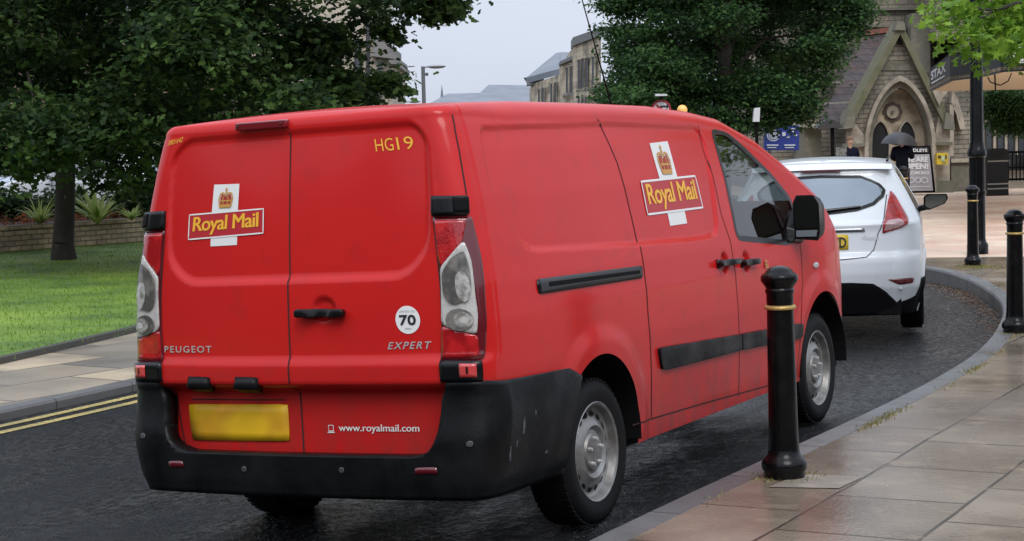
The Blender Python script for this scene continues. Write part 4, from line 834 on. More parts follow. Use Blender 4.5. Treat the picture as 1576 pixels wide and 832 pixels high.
bollard(-1.05, 15.91, 'black bollard right in front of the tall black lamp post', .97)
pw = at(1391, 300, 31); bollard(pw[0], pw[1], 'far black bollard just behind the white car, in front of the umbrella carrier', 1.07)
cov = mat('pit_cover', (.10, .09, .075), .6)
c0 = flat('kerb_stone_patch', [(1.47, 1.62), (1.78, 1.70), (1.80, 2.02), (1.50, 1.98)], PZ+.004, mat('pale_slab_patch', (.20, .175, .14), .5, bump=(40, .3), var=[(7, (.30, .26, .20), .5, .7)]))
LP = empty('lamp_post', (-1.51, 18.07, PZ), 0, 'tall black lamp post on the plaza behind the third bollard', 'lamp post')
MB().lathe([(0, -.02), (.14, -.02), (.14, .12), (.115, .16), (.105, .2), (.105, 1.28), (.125, 1.30), (.125, 1.36), (.108, 1.40), (.098, 1.44), (.086, 1.50), (.080, 4.6), (.06, 5.6)], 24).build('post', bol_m, LP, smooth=True)
MB().lathe([(.1, .78), (.118, .79), (.118, .84), (.1, .85)], 24).build('collar', bol_m, LP, smooth=True)
mb = MB(); mb.tube((0, 0, 5.6), (0, 0, 5.9), .05, .12); mb.lathe([(.12, 5.9), (.2, 6.25), (.24, 6.28), (.14, 6.42), (.03, 6.55), (0, 6.6)], 12); mb.build('lantern', bol_m, LP, smooth=True)
mb = MB(); mb.box(.08, .12, -.08, .08, 2.75, 2.98); mb.tube((0, 0, 2.8), (.1, 0, 2.8), .015); mb.build('bracket', mat('bracket_grey', (.35, .35, .36), .5), LP)
# ------------------------------------------------------------------ foliage
def leaf_cloud(name, centres, radii, n, size, m, parent, per=26, spread=.28, flat_=.35, tintpow=1.0, droop=0, shape='diamond', up=.9):
    """many small leaves in sprays through the volume of some lumps"""
    centres = np.array(centres); radii = np.array(radii); k = len(centres); wgt = radii[:, 0]**2; wgt = wgt/wgt.sum(); nc = n//per
    li = RNG.choice(k, nc, p=wgt); d = RNG.normal(size=(nc, 3)); d /= np.linalg.norm(d, axis=1, keepdims=True); rr = RNG.uniform(.25, 1.0, nc)**.55*(1+.12*RNG.normal(size=nc)); cc = centres[li]+d*radii[li]*rr[:, None]
    ctint = np.clip(RNG.normal(.38, .25, nc), 0, 1)**tintpow
    cdir = d+np.array([0, 0, .3])+RNG.normal(0, .4, (nc, 3)); cdir /= np.linalg.norm(cdir, axis=1, keepdims=True)
    C = np.repeat(cc, per, 0); D = np.repeat(cdir, per, 0); N_ = len(C); off = RNG.normal(0, 1, (N_, 3))*spread; off[:, 2] *= flat_; off += D*(RNG.uniform(-1, 1, (N_, 1))*spread*1.1); off[:, 2] -= droop*np.hypot(off[:, 0], off[:, 1]); C = C+off
    nrm = np.array([0, 0, up])+RNG.normal(0, .55, (N_, 3))+D*.3; nrm /= np.linalg.norm(nrm, axis=1, keepdims=True)
    ax = RNG.normal(size=(N_, 3))+D*.8; ax -= nrm*(ax*nrm).sum(1, keepdims=True); ax /= np.linalg.norm(ax, axis=1, keepdims=True); bx = np.cross(nrm, ax); s = size*RNG.uniform(.55, 1.25, (N_, 1))
    if shape == 'diamond':
        prof = [(-.5, 0, 0), (-.05, .34, .06), (.5, 0, -.08), (-.05, -.34, .06)]; fs = [(0, 1, 2), (0, 2, 3)]
    elif shape == 'oak':
        prof = [(-.5, 0, 0), (-.2, .28, .05), (0, .17, .03), (.22, .36, .02), (.55, 0, -.10), (.22, -.36, .02), (0, -.17, .03), (-.2, -.28, .05)]; fs = [(0, 1, 2), (0, 2, 4), (2, 3, 4), (0, 4, 6), (4, 5, 6), (0, 6, 7)]
    else:
        prof = [(-.25, 0, 0)]+[(r_*math.cos(a), r_*math.sin(a), -.12*r_) for r_, a in ((.34, 2.6), (.5, 2.05), (.26, 1.6), (.62, 1.05), (.28, .6), (.72, 0), (.28, -.6), (.62, -1.05), (.26, -1.6), (.5, -2.05), (.34, -2.6))]; fs = [(0, i, i+1) for i in range(1, 11)]
    v = np.stack([C+ax*s*p+bx*s*q+nrm*s*r_ for p, q, r_ in prof], 1).reshape(-1, 3); kp = len(prof); base = np.arange(N_)*kp
    f = np.concatenate([np.stack([base+a for a in ff], -1) for ff in fs])
    me = bpy.data.meshes.new(name); me.vertices.add(len(v)); me.vertices.foreach_set('co', v.ravel().astype(np.float32)); me.loops.add(f.size); me.loops.foreach_set('vertex_index', f.ravel().astype(np.int32)); me.polygons.add(len(f)); me.polygons.foreach_set('loop_start', np.arange(0, f.size, 3, dtype=np.int32)); me.update(calc_edges=True); me.validate()
    t_ = np.clip(np.repeat(ctint, per)+RNG.normal(0, .16, N_), 0, 1); a_ = me.attributes.new('tint', 'FLOAT', 'POINT'); a_.data.foreach_set('value', np.repeat(t_, kp).astype(np.float32))
    me.materials.append(m); o = bpy.data.objects.new(name, me); COL.objects.link(o); o.parent = parent; return o
bark = mat('bark', (.030, .025, .020), .9, bump=(14, 1, 8), var=[(6, (.05, .045, .035), .45, .7)])
def gp(px, py, D, z): p = at(px, py, D); return np.array([p[0], p[1], z])
oak_m = leaf_mat('oak_leaves', (.018, .040, .017), (.12, .205, .05), .6, .45)
OAK = empty('oak_tree', (0, 0, 0), 0, 'big dark leafy tree on the lawn at the left of the photo', 'tree')
cs = []; rs = []
for px in range(-260, 560, 62):
    for py in range(-420, 262, 60):
        if px > 440 and py > 70: continue
        if px > 480 and py > -40: continue
        if py > 190 and RNG.uniform() < .5: continue
        if py > 225: continue
        D = RNG.uniform(23.5, 32); q = at(px+RNG.uniform(-25, 25), py+RNG.uniform(-25, 25), D); r_ = RNG.uniform(.62, .95); cs.append(q); rs.append((r_, r_, r_*.62))
for px, py, r_, D in ((470, 95, .42, 26), (500, 60, .5, 26), (520, 135, .5, 27), (560, 140, .42, 27), (585, 120, .26, 27), (600, 136, .16, 27), (545, 155, .4, 27), (545, 70, .30, 26), (575, 20, .42, 26), (590, 45, .18, 26), (455, 150, .45, 27), (430, 110, .6, 27), (648, 2, .20, 25), (672, 8, .26, 25), (697, 12, .14, 25), (684, -10, .3, 25), (640, -20, .4, 25), (600, -20, .5, 25),
                     (20, 255, .4, 25), (60, 268, .28, 25), (150, 272, .34, 26), (188, 285, .30, 27), (215, 262, .42, 27), (10, 295, .18, 24), (225, 290, .22, 26), (240, 250, .5, 28), (35, 205, .7, 24), (110, 215, .8, 24), (200, 215, .7, 25), (165, 190, .8, 24)):
    cs.append(at(px, py, D)); rs.append((r_, r_, r_*.7))
leaf_cloud('crown', cs, rs, 150000, .12, oak_m, OAK, per=24, spread=.17, shape='oak', tintpow=1.6)
leaf_cloud('branch_leaves', [at(a, b_, 25.5) for a, b_ in ((640, 0), (655, 6), (670, 6), (684, 12), (697, 8), (690, 20), (672, 22), (660, -8), (645, 12), (590, 52), (600, 48), (606, 60), (592, 128), (604, 134), (612, 140), (598, 122), (470, 90), (500, 60), (520, 130))], [(.16, .16, .11)]*8+[(.10, .10, .07)]*8+[(.3, .3, .2)]*3, 6500, .12, oak_m, OAK, per=10, spread=.08, shape='oak')
tb = gp(98, 397, 27.9, .16); up1 = at(101, 260, 27.9); up2 = at(104, 120, 28.2); up3 = at(110, -150, 28.5)
mb = MB(); mb.path([tb-[0, 0, .1], tb+[0, 0, .25], tb*.5+up1*.5, up1, up2, up3], [.22, .165, .150, .145, .14, .09], 14)
for tx, ty, D_, r_ in ((10, 60, 26, .07), (250, 40, 27, .08), (380, -60, 28, .08), (480, 40, 27, .045), (-120, -60, 27, .08), (200, -200, 28, .08), (30, 160, 25, .035), (600, -30, 26, .03)):
    a_ = up2*.6+up3*.4 if ty < 100 else up1*.3+up2*.7; e = at(tx, ty, D_); m_ = a_*.5+e*.5+[0, 0, .35]; mb.path([a_, a_*.7+m_*.3, m_, e], [r_*1.2, r_, r_*.8, r_*.35], 8)
mb.path([at(42, 110, 24.5), at(55, 165, 24.5), at(85, 195, 24.5), at(135, 212, 24.5)], [.022, .020, .015, .006], 6)
mb.build('trunk', bark, OAK, smooth=True)
# middle tree in front of the church
lime_m = leaf_mat('lime_leaves', (.022, .055, .026), (.10, .20, .055), .6, .45)
MID = empty('leafy_tree', (0, 0, 0), 0, 'dense round green tree between the van roof and the church', 'tree')
cs = []; rs = []
for px in range(975, 1300, 38):
    for py in range(-230, 178, 38):
        e = ((px-1125)/205)**2+((py-20)/190)**2
        if py > 150 and (px > 1250 or px < 960): continue
        if px > 1225 and py > 95: continue
        q = at(px+RNG.uniform(-16, 16), py+RNG.uniform(-14, 14), 38+RNG.uniform(-2.6, 2.6)); r_ = RNG.uniform(.40, .66); cs.append(q); rs.append((r_, r_, r_*.5))
for px, py, r_ in ((940, 135, .2), (938, 10, .2), (948, 45, .26), (952, 95, .26), (1300, 50, .34), (1312, 35, .28), (1272, 95, .32), (1240, 150, .36), (1232, 178, .22), (1318, 15, .3), (1305, 0, .4), (1250, 120, .34), (1215, 160, .4), (1040, 175, .5), (1000, 165, .5), (1080, 180, .5), (1200, 185, .35), (1230, 178, .35), (1160, 190, .3), (1130, 188, .4), (950, 150, .4)):
    cs.append(at(px, py, 36.5)); rs.append((r_, r_, r_*.6))
leaf_cloud('crown', cs, rs, 190000, .098, lime_m, MID, per=26, spread=.16, flat_=.28, tintpow=1.1)
mb = MB(); b0 = gp(1112, 330, 38, PZ); b1 = at(1112, 170, 38); b2 = at(1120, -60, 38); mb.path([b0-[0, 0, .1], b0+[0, 0, .4], b1, b2], [.26, .19, .17, .07], 12)
for tx, ty in ((980, 60), (1240, 50), (1040, -80), (1210, -90), (1270, 120), (960, 130)): mb.path([b1*.8+b2*.2, at((1112+tx)/2, ty+10, 38), at(tx, ty, 38)], [.05, .035, .012], 7)
mb.build('trunk', bark, MID, smooth=True)
# near branch top right
map_m = leaf_mat('maple_leaves', (.085, .19, .018), (.30, .47, .055), .42, .5)
MAP = empty('maple_tree', (0, 0, 0), 0, 'bright green lobed leaves of a tree reaching in at the top right', 'tree')
cs = []; rs = []
for px, py, r_, D_ in ((1450, 8, .16, 13), (1435, 30, .10, 13), (1425, 42, .05, 13), (1480, 12, .22, 13.2), (1475, 45, .16, 12.8), (1492, 75, .14, 13), (1495, 92, .07, 13), (1515, 30, .25, 13.5), (1520, 62, .18, 13), (1545, 10, .28, 13.5), (1560, 50, .22, 13), (1580, 30, .3, 13.5), (1575, 75, .18, 13.2), (1600, 20, .35, 13.5), (1500, -30, .35, 13.5), (1560, -60, .5, 14), (1640, 0, .5, 14), (1620, 60, .3, 13.5), (1700, -40, .7, 14.2), (1760, -150, 1.0, 14.5), (1660, -180, 1.0, 14.5), (1850, -100, 1.1, 15)):
    cs.append(at(px, py, D_)); rs.append((r_, r_, r_*.6))
leaf_cloud('crown', cs, rs, 12000, .072, map_m, MAP, per=8, spread=.085, shape='lobed', droop=.3, tintpow=.8, up=.7)
tq = gp(1900, 400, 14.5, PZ); mb = MB(); mb.path([tq-[0, 0, .1], tq+[0, 0, 1.5], at(1880, -60, 14.5), at(1860, -400, 14.6)], [.2, .15, .13, .06], 12)
mb.path([at(1885, 20, 14.5), at(1740, -20, 14), at(1600, -6, 13.5), at(1530, 16, 13.2), at(1485, 40, 13)], [.06, .04, .022, .012, .006], 7); mb.path([at(1530, 16, 13.2), at(1470, 8, 13), at(1430, 30, 13)], [.01, .007, .003], 6)
mb.build('trunk', bark, MAP, smooth=True)
# ------------------------------------------------------------------ buildings
AWY = np.array([-math.sin(YAW), math.cos(YAW), 0]); RGT = np.array([math.cos(YAW), math.sin(YAW), 0])
def PP(l, D): return [at(p[0], p[1], p[2] if len(p) > 2 else D) for p in l]
def slab_at(name, l, D, depth, m, parent, aw=None):
    """a wall, panel or block whose front outline stands at distance D and which has real depth behind it"""
    fr = PP(l, D); aw = AWY if aw is None else aw; mb = MB(); mb.prism(fr, [p+aw*depth for p in fr]); return mb.build(name, m, parent)
def rect(x0, y0, x1, y1): return [(x0, y1), (x1, y1), (x1, y0), (x0, y0)]
def rowstone(name, c1, c2, mo, h=.22, w=.45, n=None): return brick_mat(name, c1, c2, mo, w, h, .012, (.75, .95), plane='FACE', coord='Object', noise=(1.1, (.07, .065, .055), .42, .66, .75), noise2=(6, (.22, .185, .14), .5, .75, .5), bumpd=.02, grain=(14, .5), spec=.3)
stone = rowstone('church_rubble_stone', (.30, .265, .21), (.20, .18, .145), (.075, .068, .055), .13, .40)
ashlar = mat('dressed_stone', (.38, .33, .26), .85, var=[(1.2, (.15, .13, .10), .40, .68), (7, (.20, .155, .11), .5, .75)], bump=(10, .5, 6))
ashlar_d = mat('weathered_stone', (.15, .14, .11), .9, var=[(1.6, (.10, .10, .07), .4, .7), (7, (.20, .17, .13), .5, .75)], bump=(10, .5, 6))
moss = mat('mossy_coping', (.13, .12, .075), .9, var=[(4, (.09, .095, .045), .4, .7)], bump=(12, .5))
slate_r = brick_mat('red_brown_roof_tiles', (.062, .046, .044), (.044, .036, .037), (.018, .014, .014), .30, .20, .012, (.6, .9), plane='FACE', noise=(1.5, (.09, .045, .038), .5, .75, .6), bumpd=.02)
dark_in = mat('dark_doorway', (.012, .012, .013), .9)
pane = mat('window_pane', (.03, .034, .04), .12, spec=.8)
CH = empty('church', tuple(gp(1385, 300, 50, PZ)), 0, 'stone church with pointed arch porch behind the white car', 'church')
def ch(name, l, D, depth, m, par=None, aw=None):
    o = slab_at(name, l, D, depth, m, None, aw); o.data.transform(Matrix.Translation(-Vector(CH.location))); o.parent = CH if par is None else par; return o
ch('aisle_wall', [(1190, 312), (1345, 306), (1345, 170), (1190, 170)], 54, 3, stone)
ch('tower', [(1318, 304), (1438, 304), (1438, -420), (1318, -420)], 56, 6, rowstone('tower_stone', (.27, .235, .18), (.20, .175, .14), (.08, .07, .055), .16, .55))
ch('buttress', [(1402, 304), (1432, 304), (1432, 40), (1428, 20), (1404, 20), (1402, 40)], 54.9, 1.1, ashlar_d)
ch('nave_wall', [(1150, 312), (1318, 306), (1318, -60), (1150, -60)], 60, 8, stone)
for y_ in (12, 38, -40): ch('string_course', [(1316, y_+4), (1440, y_+2), (1440, y_-2), (1316, y_)], 55.8, .25, ashlar_d)
# tiled roof of the aisle beside the porch
mb = MB(); rl = [(1259, 190, 50.6), (1322, 184, 50.6), (1392, 44, 55.5), (1334, 52, 55.5)]; fr = PP(rl, 50); mb.prism(fr, [p-np.array([0, 0, .18]) for p in fr]); o = mb.build('tiled_roof', slate_r, None); o.data.transform(Matrix.Translation(-Vector(CH.location))); o.parent = CH
ch('roof_ridge', [(1332, 54), (1394, 46), (1392, 38), (1336, 46)], 55.3, .3, mat('red_ridge_tiles', (.22, .07, .045), .85, var=[(5, (.12, .06, .05), .4, .6)]))
for a, c in (((1266, 128, 51.9), (1300, 124, 51.9)), ((1262, 158, 51), (1312, 156, 51))): ch('snow_guard', [(a[0], a[1]+3, a[2]-.2), (c[0], c[1]+2, c[2]-.2), (c[0], c[1]-1, c[2]-.2), (a[0], a[1], a[2]-.2)], 51, .05, mat('pale_lichen', (.20, .19, .17), .9) if a[0] == 1266 else bpy.data.materials['pale_lichen'])
ch('buttress', [(1238, 310), (1264, 310), (1264, 150), (1254, 118), (1246, 118), (1238, 160)], 51.5, 1.6, ashlar_d); ch('buttress_cap', [(1234, 196), (1268, 196), (1262, 182), (1240, 182)], 51.2, 2, ashlar)
# porch
def arc_pts(cx, base, spr, apx, hw, n=9):
    """outline of a pointed arch, from the lower left over the apex to the lower right"""
    l = [(cx-hw, base), (cx-hw, spr)]; h = spr-apx
    for i in range(1, n): t = i/n; l.append((cx-hw*(1-t**1.75)*1.0, spr-h*(1-(1-t)**1.45)))
    l.append((cx, apx)); return l+[(2*cx-a, b) for a, b in l[-2::-1]]
outer = arc_pts(1386, 300, 222, 133, 44); gable = [(1462, 302), (1462, 186), (1386, 46), (1308, 182), (1308, 302)]
def ring_wall(name, outl, hole, D, depth, m, par=None):
    pts = [Vector((a, -b, 0)) for a, b in outl]; hl = [Vector((a, -b, 0)) for a, b in hole]; tr = tessellate_polygon([pts, hl]); al = PP(list(outl)+list(hole), D); n = len(al); mb = MB()
    bk = [p+AWY*depth for p in al]; fs = [tuple(t) for t in tr]+[tuple(n+i for i in t[::-1]) for t in tr]; k = len(outl)
    fs += [(i, (i+1) % k, n+(i+1) % k, n+i) for i in range(k)]+[(k+i, k+(i+1) % (n-k), n+k+(i+1) % (n-k), n+k+i) for i in range(n-k)]
    mb.add(al+bk, fs); o = mb.build(name, m, None); o.data.transform(Matrix.Translation(-Vector(CH.location))); o.parent = CH if par is None else par; return o
ring_wall('porch_front', gable[::-1], [(a, min(b, 299)) for a, b in outer], 50, .7, stone)
ch('porch_pier', [(1308, 302), (1334, 302), (1336, 215), (1308, 180)], 49.88, .5, ashlar); ch('porch_pier', [(1440, 302), (1462, 302), (1462, 190), (1446, 170), (1438, 215)], 49.88, .5, ashlar)
ring_wall('arch_moulding', arc_pts(1386, 300, 224, 116, 55), [(a, min(b, 299)) for a, b in arc_pts(1386, 300, 223, 124, 49)], 49.75, .30, ashlar)
ring_wall('arch_moulding', arc_pts(1386, 299.5, 224, 124, 49.5), [(a, min(b, 299)) for a, b in arc_pts(1386, 300, 223, 134, 43.5)], 49.95, .30, ashlar_d)
l1 = arc_pts(1355, 299, 216, 187, 13); l2 = arc_pts(1396, 299, 216, 187, 13)
tymp = ch('inner_wall', [(a, b) for a, b in arc_pts(1386, 299.2, 223, 136, 43)], 50.5, .4, mat('inner_porch_stone', (.52, .43, .31), .85, var=[(2, (.17, .14, .10), .4, .7)], bump=(9, .5)))
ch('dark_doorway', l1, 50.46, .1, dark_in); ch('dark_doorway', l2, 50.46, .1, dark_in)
ring_wall('door_moulding', arc_pts(1355, 299.4, 216, 184, 15), [(a, min(b, 299)) for a, b in l1], 50.40, .2, ashlar); ring_wall('door_moulding', arc_pts(1396, 299.4, 216, 184, 15), [(a, min(b, 299)) for a, b in l2], 50.40, .2, ashlar)
fl = []
for i in range(48): a = i*math.pi/24; r_ = 13.5+2.2*abs(math.cos(4*a)); fl.append((1374+r_*math.cos(a), 172+r_*math.sin(a)))
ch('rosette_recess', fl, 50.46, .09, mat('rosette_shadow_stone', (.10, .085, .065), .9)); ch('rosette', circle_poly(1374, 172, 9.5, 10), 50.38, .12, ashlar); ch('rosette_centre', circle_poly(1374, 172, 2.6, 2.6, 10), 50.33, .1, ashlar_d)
for g0, g1, w in (((1386, 32), (1300, 190), 9), ((1386, 32), (1468, 196), 9)):
    s_ = 1 if g1[0] > g0[0] else -1; ch('gable_coping', [g0, g1, (g1[0]-s_*w*1.15, g1[1]+4), (g0[0], g0[1]+20)], 49.7, 1.2, moss)
ch('gable_finial', [(1378, 46), (1394, 46), (1392, 34), (1380, 34)], 49.6, .5, ashlar_d); ch('gable_niche', [(1381, 68), (1391, 68), (1391, 60), (1386, 52), (1381, 60)], 49.94, .1, dark_in)
ch('kneeler', [(1300, 198), (1316, 196), (1316, 172), (1306, 168)], 49.6, 1, ashlar_d); ch('kneeler', [(1453, 198), (1470, 200), (1468, 178), (1456, 172)], 49.6, 1, ashlar_d)
ch('string_course', [(1300, 226), (1332, 225), (1332, 220), (1300, 221)], 49.7, .4, ashlar_d); ch('string_course', [(1441, 223), (1466, 223), (1466, 218), (1441, 218)], 49.7, .4, ashlar_d)
ch('gable_band', [(1352, 108), (1418, 108), (1412, 96), (1358, 96)], 49.96, .05, ashlar_d)
ch('plinth', [(1441, 300), (1468, 300), (1468, 278), (1441, 278)], 49.75, .5, ashlar_d)
# low wall, right wall and statue bracket beside the porch
ch('side_wall', [(1462, 302), (1508, 304), (1508, 120), (1430, 110), (1462, 200)], 51, .8, stone)
ch('wall_coping', [(1464, 250), (1512, 249), (1512, 243), (1464, 244)], 50.3, .4, ashlar); ch('low_wall', [(1464, 302), (1512, 303), (1512, 249), (1464, 250)], 50.4, .5, ashlar_d)
ch('corbel', [(1436, 140), (1450, 128), (1458, 142), (1449, 152), (1446, 162), (1440, 150)], 49.6, .5, ashlar)
ch('side_arch', [(1466, 140), (1474, 150), (1482, 178), (1486, 198), (1478, 199), (1472, 176), (1464, 158)], 50.6, .5, ashlar); ch('shaft', [(1462, 240), (1468, 240), (1468, 162), (1462, 160)], 50.6, .4, ashlar)
# yellow emergency box on the porch pier
db = empty('emergency_box', tuple(at(1450, 252, 49.2)), 0, 'small yellow cabinet fixed to the church wall right of the porch', 'cabinet')
def loc_to(o, e): o.data.transform(Matrix.Translation(-Vector(e.location))); o.parent = e; return o
loc_to(slab_at('cabinet', rect(1442, 235, 1459, 253), 49.5, .22, mat('yellow_box_paint', (.60, .42, .03), .5), None), db)
for r_, c_ in ((rect(1449, 240, 1454, 247), (.45, .55, .35)), (rect(1444, 239, 1448, 243), (.03, .03, .03)), (rect(1455, 238, 1457, 244), (.05, .03, .03)), (rect(1451, 248, 1456, 251), (.30, .30, .10))): loc_to(slab_at('cabinet_label', r_, 49.48, .018, mat('label_print', c_, .5), None), db)
# black canopy with cream underside
CP = empty('shop_canopy', tuple(at(1490, 110, 36)), 0, 'black shop canopy with white letters and cream underside over the plaza', 'canopy')
fasc = mat('canopy_black', (.010, .013, .019), .5, spec=.3); soff = mat('cream_soffit', (.62, .50, .33), .7)
A0 = at(1431, 132, 44); B0 = at(1462, 122, 36); C0 = at(1508, 122, 34); D0 = at(1540, 110, 31.5); E0 = at(1700, 106, 30)
ztop = lambda p, h: np.array([p[0], p[1], p[2]+h])
zc = B0[2]; ring = [np.array([p[0], p[1], zc]) for p in (A0, B0, C0, D0, E0)]; bkr = at(1700, 138, 46); bkl = at(1447, 142, 46); ring2 = ring+[np.array([bkr[0], bkr[1], zc]), np.array([bkl[0], bkl[1], zc])]
mb = MB(); mb.prism([p for p in ring2], [p+np.array([0, 0, .06]) for p in ring2]); loc_to(mb.build('soffit', soff, None), CP)
mb = MB(); H_ = .50; off_ = -AWY*.04
for p, q in zip(ring[:-1], ring[1:]):
    d_ = (q-p)/np.linalg.norm(q-p); nn = np.array([d_[1], -d_[0], 0]); mb.prism([p-[0, 0, .03], q-[0, 0, .03], q+[0, 0, H_], p+[0, 0, H_]], [p-nn*.06-[0, 0, .03], q-nn*.06-[0, 0, .03], q-nn*.06+[0, 0, H_], p-nn*.06+[0, 0, H_]])
loc_to(mb.build('fascia', fasc, None), CP); mb = MB(); mb.prism([p+[0, 0, H_-.05] for p in ring2], [p+[0, 0, H_-.01] for p in ring2]); loc_to(mb.build('canopy_top', fasc, None), CP)
def on_face(s, p, q, t0, t1, z0, z1, m, **k):
    d_ = q-p; nn = np.array([d_[1], -d_[0], 0])/np.linalg.norm(d_[:2]); o = text_flat('lettering', s, p+d_*t0+nn*.012+[0, 0, z0], d_*(t1-t0), [0, 0, z1-z0], m, None, **k); loc_to(o, CP)
wl = mat('white_letters', (.82, .82, .81), .5)
on_face('STAX', ring[0], ring[1], .12, .86, .20, .40, wl, bold=.02); d_ = ring[1]-ring[0]; nn = np.array([d_[1], -d_[0], 0])/np.linalg.norm(d_[:2])*.012; loc_to(mesh_obj('small_print', [ring[0]+d_*t_+nn+[0, 0, z_] for t_, z_ in ((.14, .11), (.80, .11), (.80, .14), (.14, .14))], [(0, 1, 2, 3)], wl), CP)
on_face('B', ring[3], ring[4], .10, .28, .10, .40, wl, bold=.03)
mb = MB(); mb.path([at(1520, 118, 33), at(1524, 126, 33), at(1540, 131, 33), at(1552, 124, 33), at(1557, 112, 33)], .012, 5); mb.path([at(1531, 114, 33), at(1532, 140, 33)], .015, 5); loc_to(mb.build('cable', gloss_black, None), CP)
# building under and behind the canopy
SH = empty('shop_building', tuple(gp(1560, 300, 50, PZ)), 0, 'pale stone shop building with tall windows under the black canopy', 'building')
def sh(*a): return loc_to(slab_at(*a, None), SH)
sh('wall', [(1506, 306), (1800, 312), (1800, 60), (1506, 60)], 52, 6, mat('shop_stone', (.25, .215, .17), .85, var=[(3, (.17, .15, .12), .4, .7)], bump=(8, .4)))
sh('wall', [(1430, 306), (1506, 306), (1506, -420), (1430, -420)], 58, 3, rowstone('upper_stone', (.26, .225, .175), (.20, .17, .14), (.08, .07, .055), .16, .5)); sh('ledge', [(1425, 79), (1480, 78), (1480, 74), (1425, 74)], 57.6, .5, ashlar); sh('upper_wall', [(1440, 60), (1800, 60), (1800, -420), (1440, -420)], 54, 4, bpy.data.materials['upper_stone'])
sh('window', rect(1436, -60, 1480, 58), 57.7, .3, pane); sh('window_board', rect(1436, 40, 1480, 52), 57.6, .2, mat('white_board', (.6, .6, .6), .6))
for x in (1518, 1536, 1552, 1568, 1586, 1604): sh('window', rect(x, 190, x+10, 240), 51.9, .12, pane); sh('mullion', rect(x+11, 188, x+14.5, 246), 51.8, .2, ashlar)
sh('sill', rect(1508, 246, 1800, 251), 51.6, .4, ashlar)
# railings in front
RL = empty('railing', tuple(gp(1565, 285, 48, PZ)), 0, 'dark metal railing at the far right edge behind the bin', 'railing')
mb = MB()
for x in range(1546, 1640, 6): mb.tube(at(x, 234, 48), at(x, 278, 48), .018, .018, 5)
mb.path([at(1544, 234, 48), at(1640, 232, 48)], .03, 6); mb.path([at(1544, 258, 48), at(1640, 256, 48)], .02, 6); mb.path([at(1544, 276, 48), at(1640, 274, 48)], .03, 6)
for x in (1546, 1594, 1640): mb.tube(at(x, 230, 48), gp(x, 285, 48, PZ-.02), .045, .045, 6)
loc_to(mb.build('bars', matt_black, None), RL); loc_to(slab_at('banner', rect(1554, 238, 1592, 262), 48.2, .03, mat('dark_banner', (.05, .05, .055), .7, var=[(4, (.10, .10, .10), .45, .6)]), None), RL)
# litter bin
bp_ = gp(1530, 302, 46.6, PZ); BN = empty('litter_bin', tuple(bp_), YAW+.15, 'square black litter bin with pale bands on the plaza right of the lamp post', 'bin'); binm = mat('bin_black', (.005, .006, .007), .45, spec=.3)
mb = MB(); mb.prism([(-.29, -.25, .0), (.29, -.25, .0), (.27, -.25, .92), (-.27, -.25, .92)], [(-.29, .25, .0), (.29, .25, .0), (.27, .25, .92), (-.27, .25, .92)]); mb.build('body', binm, BN, bevel=.01)
mb = MB(); mb.prism([(-.30, -.27, .90), (.30, -.27, .90), (.30, -.27, .96), (.26, -.27, 1.16), (.15, -.27, 1.20), (-.15, -.27, 1.20), (-.26, -.27, 1.16), (-.30, -.27, .96)], [(x, .27, z) for x, z in ((-.30, .90), (.30, .90), (.30, .96), (.26, 1.16), (.15, 1.20), (-.15, 1.20), (-.26, 1.16), (-.30, .96))]); hd_ = mb.build('hood', binm, BN, bevel=.01)
mb = MB(); mb.box(-.19, .19, -.276, -.26, .98, 1.10); mb.build('opening', dark_in, hd_)
for z in (.16, .28, .86): mb = MB(); mb.box(-.292+.02*z, .292-.02*z, -.262, -.25, z, z+.035); mb.build('pale_band', mat('bin_band', (.30, .30, .27), .6) if z == .16 else bpy.data.materials['bin_band'], BN)
# A-board
AB = empty('a_board', tuple(gp(1410, 297, 48.2, PZ)), 0, 'grey and white pavement board reading WE ARE OPEN by the church porch', 'sign board'); abg = mat('board_grey', (.46, .45, .48), .6)
def ab(*a): return loc_to(slab_at(*a, None), AB)
aw2 = AWY+np.array([0, 0, .0]); ab('frame', [(1388, 297), (1440, 296), (1432, 224), (1386, 225)], 48.2, .08, matt_black); ab('leg', [(1398, 296), (1434, 295), (1430, 226), (1392, 226)], 48.6, .05, matt_black)
ab('panel', [(1390.5, 294), (1436, 293), (1430.5, 237), (1388.5, 238)], 48.17, .028, abg); ab('header', [(1388.5, 236), (1430, 235), (1429.5, 226), (1388, 227)], 48.17, .028, mat('board_header', (.02, .021, .025), .5))
mb = MB(); mb.box(0, 0.01, 0, .01, 0, .01)
def abt(s, x0, y0, x1, y1, **k): o0 = at(x0, y1, 48.14); loc_to(text_flat('lettering', s, o0, at(x1, y1, 48.14)-o0, at(x0, y0, 48.14)-o0, wl, None, **k), AB)
abt('BRADLEYS', 1391, 228.5, 1427, 233.5, bold=.03); abt('WE ARE', 1391, 241, 1428, 249, bold=.04); abt('OPEN!', 1391, 251, 1429, 260, bold=.05); abt('WELCOME BACK', 1391, 263, 1431, 268, bold=.03)
for cx_, w_ in ((1402, 5), (1413, 4), (1423, 5)):
    l = circle_poly(cx_, 277, w_, 4, 14); mb = MB(); mb.path([at(a, b_, 48.14) for a, b_ in l+[l[0]]], .012, 4); loc_to(mb.build('drawing', wl, None), AB)
loc_to(slab_at('small_print', [(1393, 288), (1431, 287.4), (1431, 286.4), (1393, 287)], 48.15, .006, wl, None), AB)
